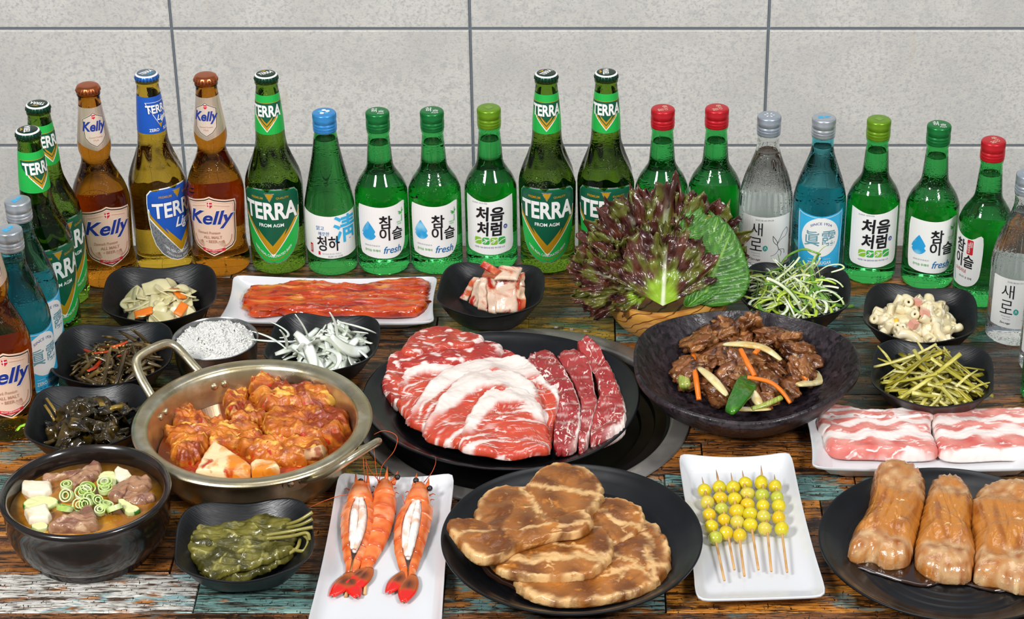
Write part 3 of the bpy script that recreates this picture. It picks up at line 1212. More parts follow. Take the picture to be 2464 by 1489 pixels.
def dish(name, mat_, loc, rx, ry, prof, n_exp=2.0, zoff=None, rot=0.0, seg=96, rfun=None, parent=None, holes=False):
    """prof: (fraction of outline, z mm, weight of the rim's height wave), from the inside centre over the rim to the underside centre"""
    vs, fs = [], []
    for t, z, wgt in prof:
        for k in range(seg):
            a = 2 * pi * k / seg
            x, y = superell(a, n_exp)
            rr = rfun(a) if rfun else 1.0
            vs.append((x * rx * t * rr, y * ry * t * rr, z + wgt * (zoff(a) if zoff else 0)))
    m = len(prof)
    for i in range(m - 1):
        for k in range(seg):
            k2 = (k + 1) % seg
            fs.append((i * seg + k2, i * seg + k, (i + 1) * seg + k, (i + 1) * seg + k2))
    fs.append(tuple(range(seg)))
    fs.append(tuple(reversed(range((m - 1) * seg, m * seg))))
    return MB().add(vs, fs).build(name, mat_, parent, loc, (0, 0, radians(rot)), sharp=50)


def at(px, py, z):
    """location on the table under the point seen at height z"""
    p = P(px, py, z)
    return Vector((p.x, p.y, TZ))


D_black = pm('melamine_black', '0c0d10', .34, bump=.22, bscale=45, bstretch=(1, 25, 1), over=[('131519', 40, .4, .7, 3, 0)], spec=.5, rvar=(25, .28, .46))
D_plate = pm('plate_black', '0b0c0f', .30, spec=.5, rvar=(18, .24, .38))
D_white = pm('porcelain_white', 'd6d7da', .16, spec=.5, coat=.3)


def square_bowl(px, py, wpx, rot, zr=40, ht=1.0):
    w2 = wpx / 2 / S(px, py, zr)
    zo = lambda a: 7.5 * (abs(sin(2 * a)) ** 2) - 3
    prof = [(.02, 5.5, 0), (.36, 5.6, 0), (.52, 7.5, 0), (.66, 14, .1), (.78, 23, .4), (.90, 33, .75), (.965, zr - .8, 1), (.985, zr, 1), (1.0, zr - .3, 1), (1.0, zr - 1.6, 1),
            (.965, zr - 4, .95), (.90, 30, .75), (.78, 18, .4), (.66, 9, .1), (.55, 3, 0), (.50, 0.1, 0), (.46, 0.1, 0), (.44, 1.5, 0), (.02, 1.6, 0)]
    o = dish('side_dish_bowl', D_black, at(px, py, zr), w2, w2, prof, 3.3, zo, rot)
    return o, w2


BOWLS = {}
for nm, px, py, wpx, rot, lb in [
    ('radish', 384, 703, 272, 6, 'black square bowl holding sliced pickled radish'),
    ('anchovy', 271, 848, 284, 4, 'black square bowl holding dried anchovy and pepper stir-fry'),
    ('greens', 208, 1000, 286, 4, 'black square bowl holding dark soy-pickled greens'),
    ('onion', 776, 822, 268, -5, 'black square bowl holding raw sliced onion'),
    ('kimchi', 1180, 695, 256, -5, 'black square bowl holding cabbage kimchi'),
    ('scallion', 1915, 698, 262, -8, 'black square bowl holding shredded scallion'),
    ('macaroni', 2215, 752, 272, -9, 'black square bowl holding macaroni salad'),
    ('stems', 2244, 897, 292, -9, 'black square bowl holding pickled garlic stems'),
    ('perilla', 588, 1296, 332, 6, 'black square bowl holding pickled perilla leaves'),
]:
    o, w2 = square_bowl(px, py, wpx, rot)
    tag(o, lb, 'bowl', 'black square side dish bowls')
    BOWLS[nm] = (o, w2)


def rect_plate(corners, zr, label, floor_z=5.0, rimw=.2, bow=.035):
    """corners: back-left, back-right, front-right, front-left pixels of the rim"""
    C = [P(x, y, zr) for x, y in corners]
    c = sum(C, Vector()) / 4
    Q = [((p.x - c.x) * 1000, (p.y - c.y) * 1000) for p in C]
    vs, fs = [], []
    seg = 120

    def pt(a, b):        # a,b in -1..1 (right, back)
        u, v = (a + 1) / 2, (b + 1) / 2
        bl, br, fr, fl = Q
        x = (1 - u) * (1 - v) * fl[0] + u * (1 - v) * fr[0] + u * v * br[0] + (1 - u) * v * bl[0]
        y = (1 - u) * (1 - v) * fl[1] + u * (1 - v) * fr[1] + u * v * br[1] + (1 - u) * v * bl[1]
        return x, y
    prof = [(.03, floor_z, 0), (.35, floor_z, 0), (1 - rimw * 1.6, floor_z, 0), (1 - rimw * 1.1, floor_z + .8, 0), (1 - rimw * .7, floor_z + 3, .1), (1 - rimw * .3, zr - 3.5, .6),
            (.985, zr - .5, 1), (.995, zr, 1), (1.0, zr - .4, 1), (1.0, zr - 2.2, 1), (.985, zr - 4.2, 1), (1 - rimw * .6, zr - 8.5, .6), (1 - rimw * 1.2, 2.5, 0), (1 - rimw * 1.5, .2, 0),
            (1 - rimw * 1.7, .2, 0), (1 - rimw * 1.8, 1.5, 0), (.03, 1.5, 0)]
    for t, z, wg in prof:
        for k in range(seg):
            ang = 2 * pi * k / seg
            a, b = superell(ang, 16)
            bw = 1 - bow * wg
            along = 1 - min(abs(a), abs(b)) ** 2
            sa = 1 - bow * (1 - b * b) if abs(a) > abs(b) else 1
            sb = 1 - bow * (1 - a * a) if abs(b) >= abs(a) else 1
            x, y = pt(a * t * sa, b * t * sb)
            zz = z + wg * 4.0 * (1 - along) - wg * 1.5
            vs.append((x, y, zz))
    m = len(prof)
    for i in range(m - 1):
        for k in range(seg):
            k2 = (k + 1) % seg
            fs.append((i * seg + k2, i * seg + k, (i + 1) * seg + k, (i + 1) * seg + k2))
    fs.append(tuple(range(seg)))
    fs.append(tuple(reversed(range((m - 1) * seg, m * seg))))
    o = MB().add(vs, fs).build('serving_plate', D_white, None, Vector((c.x, c.y, TZ)), sharp=60)
    tag(o, label, 'plate', 'white rectangular plates')
    return o


rect_plate([(1630, 1092), (1904, 1088), (1993, 1438), (1674, 1448)], 17, 'white rectangular plate under the yellow ginkgo nut skewers')
rect_plate([(814, 1137), (1096, 1139), (1062, 1530), (732, 1528)], 17, 'white rectangular plate under the skewered shrimp')
rect_plate([(560, 664), (1056, 667), (1047, 778), (524, 772)], 17, 'white rectangular plate under the red marinated pork')
rect_plate([(1934, 992), (2490, 986), (2500, 1130), (1952, 1128)], 21, 'white rectangular plate under the raw pork belly')


def round_plate(px, py, hw, zr, label, lift=0.0, ry=1.0, rot=0, wav=0.0, groove=True, name='dinner_plate', m=None, ph=0.0):
    R = hw / S(px, py, zr + lift)
    prof = [(.01, 4, 0)]
    t = .06
    while groove and t < .66:
        prof += [(t, 4, 0), (t + .022, 4.35, 0), (t + .028, 3.9, 0)]
        t += .075
    prof += [(.70, 4.4, 0), (.76, 6.5, .2), (.80, 9, .35), (.805, 9.0, .35), (.87, zr * .62, .6), (.875, zr * .62, .6), (.95, zr * .9, .9), (.985, zr - .3, 1), (.993, zr, 1), (1.0, zr - .6, 1), (1, zr - 2, 1),
             (.97, zr - 4.5, .95), (.85, zr * .34, .6), (.74, 2.0, 0), (.68, .1, 0), (.64, .1, 0), (.62, 1.4, 0), (.01, 1.4, 0)]
    zo = (lambda a: wav * sin(2 * a + ph) + wav * .5 * sin(3 * a + 1)) if wav else None
    loc = at(px, py, zr + lift) + Vector((0, 0, lift * .001))
    o = dish(name, m or D_plate, loc, R, R * ry, prof, 2.0, zo, rot, seg=128)
    tag(o, label, 'plate')
    return o, R


# ---- grill set into the table
SC_steel = pm('grill_steel', 'a39e98', .34, metal=.65, over=[('7c7773', 14, .4, .7, 4, .5)], rvar=(30, .22, .42), coat=.1)
SC_dark = pm('grill_iron', '191818', .38, metal=.5, rvar=(20, .3, .5))
gl = P(1262, 992)
grill = empty('table_grill', (gl.x, gl.y, TZ))
Rg = 402 / S(1262, 992)
MB().lathe([(-4, Rg - 24), (.6, Rg - 22.5), (2.6, Rg - 21), (3.2, Rg - 19), (2.9, Rg - 4), (2.2, Rg - 1), (.8, Rg), (0.35, Rg - 1), (-4, Rg - 24)], 160, 0, False, False).build('steel_ring', SC_steel, grill, sharp=40)
Ri = Rg - 24
pan = MB().lathe([(-22, 1), (-22, Ri - 40), (-20, Ri - 34), (-14, Ri - 32), (-13, Ri - 18), (-8, Ri - 16), (-7, Ri - 4), (-3.4, Ri - .5), (-3.4, Ri + 1), (-26, Ri - 2), (-28, 1)], 128, 0, True, True)
pan.build('iron_pan', SC_dark, grill, sharp=40)
for px in (1338, 1375, 1408):
    b = Art()
    for k in range(3):
        a = radians(60 * k)
        b.stroke([(-2.6 * cos(a), -2.6 * sin(a)), (2.6 * cos(a), 2.6 * sin(a))], .7, pm('etched_mark', 'cfd2d4', .5, metal=.4), 0)
    o = b.build('etched_mark', grill, None, flat=3.4, off=.1)
    q = P(px, 788 + (px - 1338) * .13, 3)
    o.location = (q.x - gl.x, q.y - gl.y, 0)
tag(grill, 'round grill with steel ring let into the table under the raw meat plate', 'grill')
STAND = 3.6
meat_plate, RM = round_plate(1206, 950, 334, 26, 'wide black oval plate holding fanned raw meat slices', lift=STAND, ry=.95, rot=-7, wav=3.0, groove=False, name='oval_platter', ph=.6)
steak_plate, RS = round_plate(1376, 1287, 315, 26, 'black round plate holding brown marinated pork steaks', lift=3.5)
roll_plate, RR = round_plate(2292, 1300, 322, 26, 'black round plate holding three glazed meat rolls, cut by the frame')

# ---- dark stoneware plate
D_stone = pm('stoneware', '271f24', .36, over=[('3a3036', 70, .50, .6, 5, .3), ('151013', 160, .52, .60, 4, 0)], bump=.7, bscale=120, bdet=5, rvar=(60, .25, .55))
Rst = 268 / S(1795, 868, 58)
stone = dish('stoneware_plate', D_stone, at(1794, 868, 58), Rst, Rst * .98,
             [(.01, 9, 0), (.40, 9.5, 0), (.55, 12, .1), (.70, 21, .3), (.83, 35, .6), (.93, 50, .9), (.97, 56, 1), (.985, 58, 1), (1.0, 57.6, 1), (1.012, 55, 1), (1.008, 51, 1), (.98, 46, 1),
              (.86, 27, .6), (.7, 12, .3), (.52, 3, 0), (.46, .2, 0), (.40, .2, 0), (.38, 3, 0), (.01, 3, 0)], 2.1,
             lambda a: 3.5 * sin(2 * a + 2.2) + 1.5 * sin(5 * a), 0, 128, lambda a: 1 + .012 * sin(3 * a + .5) + .008 * sin(5 * a + 2) + .012 * cos(2 * a - .9))
tag(stone, 'dark speckled stoneware plate with uneven rim holding stir-fried beef', 'plate')

# ---- stone soup bowl
D_ttuk = pm('glazed_black', '16110f', .2, spec=.55, coat=.5, over=[('2a1c17', 20, .5, .7, 4, 0)])
Rb = 205 / S(205, 1176, 72)
soup_loc = at(205, 1176, 72)
prof = [(.01, 14, 0), (.70, 16, 0), (.84, 30, 0), (.885, 50, 0), (.90, 66, 0), (.915, 70, 0), (.95, 72.3, 0), (.985, 71.4, 0), (1.0, 68.5, 0), (.985, 65, 0), (.965, 62.5, 0), (.965, 50, 0), (.955, 34, 0),
        (.90, 20, 0), (.78, 9.5, 0), (.74, 7.5, 0), (.73, 1, 0), (.71, .2, 0), (.66, .2, 0), (.65, 2, 0), (.01, 2, 0)]
sb = dish('soup_bowl', D_ttuk, soup_loc, Rb, Rb, prof, 2, seg=128)
tag(sb, 'thick black glazed bowl of soybean soup beside the brass pot', 'bowl')

# ---- steel rice bowl
D_steel = pm('brushed_steel', 'a9a9ab', .26, metal=1.0, bump=.08, bscale=40, bstretch=(1, 1, 30), over=[('7d7d80', 20, .4, .7, 3, 0)])
Rr = 104 / S(517, 813, 48)
rb = dish('rice_bowl', D_steel, at(517, 813, 48), Rr, Rr,
          [(.01, 6, 0), (.7, 7, 0), (.86, 14, 0), (.93, 28, 0), (.96, 46.5, 0), (.985, 48.2, 0), (1.0, 47.5, 0), (.995, 45.8, 0), (.975, 44.5, 0), (.955, 30, 0), (.90, 12, 0), (.78, 4, 0), (.74, .2, 0),
           (.68, .2, 0), (.67, 3, 0), (.01, 3, 0)], 2, seg=96)
tag(rb, 'brushed steel bowl of steamed white rice', 'bowl')

# ---- wooden bowl
D_wood = pm('bowl_wood', 'c98f3f', .38, coat=.3, over=[('dba552', 14, .4, .7, 4, 1.0), ('a8692a', 16, .5, .62, 4, 1.5, (1, .25, 2.2))], bump=.1, bscale=80)
_nt = D_wood.node_tree
_wv = _nt.nodes.new('ShaderNodeTexWave')
_wv.wave_type = 'BANDS'
_wv.bands_direction = 'Z'
_wv.inputs['Scale'].default_value = 26
_wv.inputs['Distortion'].default_value = 7
_wv.inputs['Detail'].default_value = 2
_wv.inputs['Detail Scale'].default_value = 1.0
_tc = _nt.nodes.new('ShaderNodeTexCoord')
_mpp = _nt.nodes.new('ShaderNodeMapping')
_mpp.inputs['Rotation'].default_value = (.35, .5, 0)
_mpp.inputs['Scale'].default_value = (1, 1, 1.2)
_nt.links.new(_tc.outputs['Object'], _mpp.inputs['Vector'])
_nt.links.new(_mpp.outputs[0], _wv.inputs['Vector'])
_mr = _nt.nodes.new('ShaderNodeMapRange')
_mr.inputs[1].default_value = .93
_mr.inputs[2].default_value = .995
_nt.links.new(_wv.outputs['Fac'], _mr.inputs[0])
_mx = _nt.nodes.new('ShaderNodeMix')
_mx.data_type = 'RGBA'
_bs = _nt.nodes['Principled BSDF']
_src = _bs.inputs['Base Color'].links[0].from_socket
_nt.links.new(_mr.outputs[0], _mx.inputs[0])
_nt.links.new(_src, _mx.inputs[6])
_mx.inputs[7].default_value = lin('5f3413')
_nt.links.new(_mx.outputs[2], _bs.inputs['Base Color'])
WBZ = 56
Rw = 150 / S(1607, 676, WBZ)
wb_loc = at(1607, 676, WBZ)
wbowl = dish('wooden_bowl', D_wood, wb_loc, Rw, Rw,
             [(.01, 12, 0), (.6, 13, 0), (.8, 28, .3), (.89, 50, .8), (.90, WBZ - 1, 1), (.93, WBZ, 1), (.985, WBZ - .5, 1), (1.0, WBZ - 3, 1), (1.0, 44, .6), (.97, 28, .3), (.86, 12, 0), (.74, 3, 0), (.66, .2, 0), (.01, .2, 0)],
             2, lambda a: 7 * cos(a - .3) - 2, seg=96)
tag(wbowl, 'round wooden bowl with dark grain lines holding lettuce and perilla', 'bowl')

# ---- brass pot
D_brass = pm('pot_brass', 'c9bd9f', .3, metal=.95, over=[('b3a582', 16, .4, .65, 4, .3), ('d8cfb8', 40, .5, .7, 3, 0)], rvar=(24, .24, .38), bump=.05, bscale=600)
PZ = 60
Rp = 288 / S(607, 1008, PZ)
pot_loc = at(607, 1008, PZ)
pot = empty('braising_pot', pot_loc)
body_o = dish('pot_body', D_brass, (0, 0, 0), Rp, Rp,
              [(.01, 5, 0), (.64, 5, 0), (.76, 9, 0), (.815, 20, 0), (.84, 40, 0), (.86, PZ - 5, 0), (.875, PZ - 1.5, 0), (.90, PZ, 0), (.96, PZ + .6, 0), (.99, PZ - .4, 0), (1.0, PZ - 2.6, 0), (.99, PZ - 5, 0),
               (.97, PZ - 4, 0), (.90, PZ - 3.6, 0), (.88, PZ - 8, 0), (.86, 40, 0), (.835, 18, 0), (.78, 6, 0), (.68, 1.2, 0), (.62, .1, 0), (.01, .1, 0)], 2, seg=144, parent=pot)
for hang in (139, -38):
    A0 = radians(hang)

    def H(r, off, z):
        d, n = Vector((cos(A0), sin(A0), 0)), Vector((-sin(A0), cos(A0), 0))
        v = d * r + n * off
        return (v.x, v.y, z)
    ctrl = [H(Rp * .86, 36, 47), H(Rp * .93, 35, 50), H(Rp + 4, 33, 58), H(Rp + 18, 31, 69), H(Rp + 30, 26, 80), H(Rp + 34, 14, 84), H(Rp + 34, -14, 84), H(Rp + 30, -26, 80),
            H(Rp + 18, -31, 69), H(Rp + 4, -33, 58), H(Rp * .93, -35, 50), H(Rp * .86, -36, 47)]
    pts = catmull(ctrl, 5, False)
    h = MB().tube(pts, 5.2, 14, flat=.8).build('handle', D_brass, pot)
    for sgn in (-1, 1):
        a2 = A0 + sgn * .38
        # plate under the rim with two rivets, outside and inside
        pb = MB()
        vs, fs = [], []
        for k in range(17):
            a3 = a2 - .13 + .26 * k / 16
            hh = 9 * math.sqrt(max(0.02, 1 - ((k - 8) / 8.3) ** 2))
            for dz, rr in ((-hh, .868), (-hh, .888), (hh, .888), (hh, .868)):
                z = 43 + dz
                R3 = Rp * (rr + (z - 43) * .0006)
                vs.append((R3 * cos(a3), R3 * sin(a3), z))
        for k in range(16):
            for q in range(4):
                fs.append((k * 4 + q, k * 4 + (q + 1) % 4, k * 4 + 4 + (q + 1) % 4, k * 4 + 4 + q))
        pb.add(vs, fs).build('handle_plate', D_brass, h, sharp=40)
        for s2 in (-.055, .055):
            for rad, out in ((Rp * .885, 1), (Rp * .842, -1)):
                a3 = a2 + s2
                m = MB().lathe([(-1, 4.0), (.4, 4.0), (1.6, 3.2), (2.1, 1.6), (2.2, .2)], 16)
                ro = m.build('rivet', D_brass, h)
                d = Vector((cos(a3), sin(a3), 0)) * out
                ro.location = (rad * cos(a3) * .001, rad * sin(a3) * .001, .044)
                ro.rotation_euler = d.to_track_quat('Z', 'Y').to_euler()
tag(pot, 'shallow brass pot with two loop handles holding spicy braised ribs', 'pot')
# ------------------------------------------------------------------ food helpers
def resample(pts, n):
    pts = [Vector(p) for p in pts]
    k = len(pts)
    d = [0.0]
    for i in range(k):
        d.append(d[-1] + (pts[(i + 1) % k] - pts[i]).length)
    out, j = [], 0
    for q in range(n):
        t = d[-1] * q / n
        while d[j + 1] < t:
            j += 1
        f = (t - d[j]) / max(1e-9, d[j + 1] - d[j])
        out.append(pts[j].lerp(pts[(j + 1) % k], f))
    return out


def blob(name, px, z, thick, mat_, parent=None, rings=12, seg=72, amp=1.2, freq=.06, fine=.35, ffreq=.25, edge=3.0, surf=None, col=None, rough_edge=.6,
         under=.35, seed=0.0, smooth_in=True, world_pts=None, drape=None):
    """slab of food: outline (pixels) set down at height z, rounded edge, bumpy top.  surf(x, y) adds a height in mm"""
    W = [P(x, y, z) for x, y in px] if world_pts is None else world_pts
    c = sum(W, Vector()) / len(W)
    q = [((p.x - c.x) * 1000, (p.y - c.y) * 1000) for p in W]
    if smooth_in:
        q = catmull(q, 5)
    q = resample(q, seg)
    def lift(x, y):
        if not drape:
            return 0.0
        d_, R_, hh, base = drape
        f = hypot(c.x * 1000 + x - d_.x * 1000, c.y * 1000 + y - d_.y * 1000) / R_
        return max(0.0, base + hh * max(0.0, (f - .74) / .26) - (z - thick * under * 1.3))
    vs, fs, cols = [], [], []
    for r in range(rings + 1):
        t = max(.006, r / rings)
        t = 1 - (1 - t) ** 1.35
        for k in range(seg):
            x, y = q[k].x, q[k].y
            e = 1 + rough_edge * .02 * nz(x, y, seed, .25) * 2
            x, y = x * t * e, y * t * e
            dist = (1 - t) * hypot(q[k].x, q[k].y)
            prof = math.sqrt(max(0.0, 1 - (1 - min(1.0, dist / (edge + thick * .25))) ** 2))
            zz = thick * prof
            zz += (amp * nz(x + 50 * seed, y, seed, freq) * 2 + fine * nz(x, y + 9 * seed, 3, ffreq) * 2) * (.25 + .75 * prof)
            if surf:
                zz += surf(x, y, t)
            zz += lift(x, y)
            vs.append((x, y, zz))
            if col:
                cols.append(col(x, y, t, 2 * pi * k / seg))
    for r in range(rings):
        for k in range(seg):
            k2 = (k + 1) % seg
            fs.append((r * seg + k, (r + 1) * seg + k, (r + 1) * seg + k2, r * seg + k2)[::1])
    fs.append(tuple(range(seg)))
    b0 = len(vs)
    for t, dz in ((.99, -thick * under), (.9, -thick * under * 1.3), (.3, -thick * under * 1.3)):
        for k in range(seg):
            x, y = q[k].x * t, q[k].y * t
            vs.append((x, y, dz + (surf(x, y, t) if surf else 0) + lift(x, y)))
            if col:
                cols.append(col(x, y, t, 2 * pi * k / seg))
    rows_ = [rings * seg, b0, b0 + seg, b0 + 2 * seg]
    for a, b in zip(rows_, rows_[1:]):
        for k in range(seg):
            k2 = (k + 1) % seg
            fs.append((a + k, b + k, b + k2, a + k2))
    fs.append(tuple(reversed(range(b0 + 2 * seg, b0 + 3 * seg))))
    m = MB().add(vs, fs, 0, cols if col else None)
    loc = c.copy()
    if parent:
        loc = c - parent.location
    return m.build(name, mat_, parent, loc)


def lump(name, mat_, sx, sy, sz, seed=0, amp=.25, freq=2.0, sub=3, parent=None, crease=0.0):
    bm = bmesh.new()
    bmesh.ops.create_icosphere(bm, subdivisions=sub, radius=1.0)
    for v in bm.verts:
        n = v.co.normalized()
        d = 1 + amp * noise.noise(n * freq + Vector((seed * 7.3, seed, 0))) * 1.6 + amp * .4 * noise.noise(n * freq * 3 + Vector((0, seed * 3.1, 5)))
        if crease:
            d -= crease * abs(noise.noise(n * freq * 1.7 + Vector((seed, 9, seed)))) ** .5 * .6
        v.co = Vector((n.x * sx * d, n.y * sy * d, n.z * sz * d)) * .001
    me = bpy.data.meshes.new(name)
    bm.to_mesh(me)
    bm.free()
    me.polygons.foreach_set('use_smooth', [True] * len(me.polygons))
    me.materials.append(mat_)
    o = bpy.data.objects.new(name, me)
    COL.objects.link(o)
    o.parent = parent
    return o


def wld(px, py, z, parent=None):
    p = P(px, py, z)
    return p - parent.location if parent else p


def put(o, px, py, z, rot=(0, 0, 0), scale=None):
    o.location = P(px, py, z)
    o.rotation_euler = rot
    if scale:
        o.scale = (scale, scale, scale) if not isinstance(scale, tuple) else scale
    return o


def strand_mesh(name, mat_, length, width, thick_, bend=0.0, twist=0.0, wob=0.0, seed=0, n=9, taper=True, tube=False, link=True):
    rnd = random.Random(seed)
    ph = rnd.uniform(0, 6)
    pts = []
    for i in range(n):
        t = i / (n - 1)
        a = bend * (t - .5)
        x = (length / bend * sin(a)) if abs(bend) > .01 else (t - .5) * length
        y = (length / bend * (1 - cos(a))) if abs(bend) > .01 else 0
        z = wob * sin(ph + t * 5)
        pts.append((x, y + wob * cos(ph * 2 + t * 4), z))
    rad = [width / 2 * ((.35 + .65 * sin(pi * min(1, max(0, .08 + i / (n - 1) * .84)))) if taper else 1) for i in range(n)]
    return MB().tube(pts, rad, 6, flat=thick_ / width).build(name, mat_)


def mound(cx, cy, R, H, z0, n, rnd, zj=2.0, rmin=0.0):
    """n points on a heap: returns (location, tilt direction)"""
    out = []
    for i in range(n):
        r = R * math.sqrt(rnd.uniform(rmin, 1))
        a = rnd.uniform(0, 2 * pi)
        lay = rnd.uniform(.25, 1)
        x, y = r * cos(a), r * sin(a)
        h = z0 + H * (1 - (r / R) ** 2) * lay + rnd.uniform(-zj, zj) * .5
        out.append((cx + x * .001, cy + y * .001, h, a, r / R))
    return out


def scatter(protos, cx, cy, R, H, z0, n, labelf, cat, group, rnd, tilt=.35, zj=2.0, yawf=None, sc=(.85, 1.15), ry=1.0, bowl=None):
    # bowl: (centre x, centre y, half width mm, exponent, [(fraction, height)]) keeps the pieces above the vessel's inside
    res = []
    used_ = set()
    allp = []
    for i, (x, y, h, a, rr) in enumerate(mound(cx, cy, R, H, z0, n, rnd, zj)):
        y = cy + (y - cy) * ry
        p = protos[rnd.randrange(len(protos))]
        if p.name in used_:
            o = clone(p)
        else:
            used_.add(p.name)
            o = p
        sl = -2 * H * rr / R * .8
        yaw = rnd.uniform(0, 2 * pi) if yawf is None else yawf(x, y, rnd)
        rotm = Matrix.Rotation(a, 4, 'Z') @ Matrix.Rotation(-math.atan(sl) * .8, 4, 'Y') @ Matrix.Rotation(-a, 4, 'Z')
        rotm = rotm @ Matrix.Rotation(rnd.uniform(-tilt, tilt), 4, 'X') @ Matrix.Rotation(rnd.uniform(-tilt, tilt), 4, 'Y') @ Matrix.Rotation(yaw, 4, 'Z')
        o.location = (x, y, TZ + h * .001)
        o.rotation_euler = rotm.to_euler()
        s = rnd.uniform(*sc)
        o.scale = (s, s, s)
        if bowl:
            M4 = Matrix.LocRotScale(o.location, o.rotation_euler, o.scale)
            need = 0.0
            for v in list(o.data.vertices)[::3]:
                q = M4 @ v.co
                r_ = ((abs(q.x - bowl[0]) ** bowl[3] + abs(q.y - bowl[1]) ** bowl[3]) ** (1 / bowl[3])) * 1000 / bowl[2]
                fl = interp(bowl[4])(r_) if r_ < 1 else (bowl[4][-1][1] + 1.5 if r_ < 1.12 else 5)
                need = max(need, fl - (q.z - TZ) * 1000)
            o.location.z += min(need, 24) * .001
        dx, dy = x - cx, (y - cy) / ry
        zone = ['toward the right rim', 'toward the far right rim', 'toward the far rim', 'toward the far left rim', 'toward the left rim', 'toward the front left rim',
                'toward the front rim', 'toward the front right rim'][int(round(atan2(dy, dx) / (pi / 4))) % 8]
        if rr < .38:
            zone = 'in the middle'
        tw = p.get('look', '')
        tw = ('upper' if h > z0 + H * (1 - rr * rr) * .66 else 'lower') + (' ' + tw if tw else '')
        tag(o, (tw + ' ' if tw else '') + labelf[0] + ' ' + zone + ' of ' + labelf[1], cat, group)
        res.append(o)
    for p in protos:
        if p.name not in used_:
            for c in list(p.children):
                bpy.data.objects.remove(c)
            bpy.data.objects.remove(p)
    return res


def onm(px, py, cx, cy, R, H, z0, up=0.0):
    """height of a heap's surface where the pixel's line of sight meets it"""
    z = z0 + H
    for _ in range(12):
        q = P(px, py, z)
        r = hypot((q.x - cx) * 1000, (q.y - cy) * 1000) / R
        z = .5 * z + .5 * (z0 + H * max(-.2, 1 - r * r))
    return z + up


def bowl_c(nm):
    o, w2 = BOWLS[nm]
    return o.location.x, o.location.y, w2


RED = lambda h: tuple(lin(h)[:3])
F_wet = dict(coat=.5, spec=.5)

# ------------------------------------------------------------------ raw meat platter
M_raw = pm('raw_meat', attr='Col', rough=.36, coat=.25, over=[('f0d9d2', 45, .60, .68, 4, 1.4, (1, 3.5, 1))], bump=.35, bscale=160, sss=.06)
M_raw2 = pm('marbled_beef', attr='Col', rough=.36, coat=.25, over=[('e9cfc8', 60, .58, .64, 5, 2.2, (2.2, 1, 1))], bump=.35, bscale=160, sss=.06)
c_red, c_red2, c_fat, c_dk = RED('cf5236'), RED('bb3a2a'), RED('f1e2da'), RED('8f1f24')


def neckcol(fat_dir, fat_w, sd, flow):
    """pale rim on one side, red body with pale streaks running along 'flow'"""
    def f(x, y, t, a):
        d = cos(a - fat_dir)
        edge_f = sstep(.62 - fat_w * max(0, d), .72 - fat_w * max(0, d) + .05, t + .05 * nz(x, y, sd, .12)) * sstep(-.35, .15, d + .2 * nz(x, y, 5 + sd, .05))
        u = x * cos(flow) + y * sin(flow)
        v = -x * sin(flow) + y * cos(flow) + 6 * nz(u, 0, sd, .04) + .006 * u * u
        st = sstep(.24, .38, noise.noise(Vector((u * .012, v * .16, sd)))) * .9
        st2 = sstep(.25, .5, noise.noise(Vector((u * .03, v * .5, sd + 4)))) * .45
        c = mixc(c_red, c_red2, .5 + .5 * nz(x, y, sd, .05))
        return mixc(c, c_fat, min(1, max(edge_f, st, st2)))
    return f


def rimfat(sd, base=None, k=.5, edge=.86):
    base = base or c_red2

    def f(x, y, t, a):
        e = sstep(edge, edge + .06, t + .06 * nz(x, y, sd, .1)) * sstep(.1, .5, sin(a - .5) - .1)
        s_ = sstep(.30, .44, nz(x * 1.0, y * 2.2, sd + 3, .08)) * k
        return mixc(mixc(base, c_dk, .5 + .5 * nz(x, y, sd, .06)), c_fat, min(1, max(e, s_)))
    return f


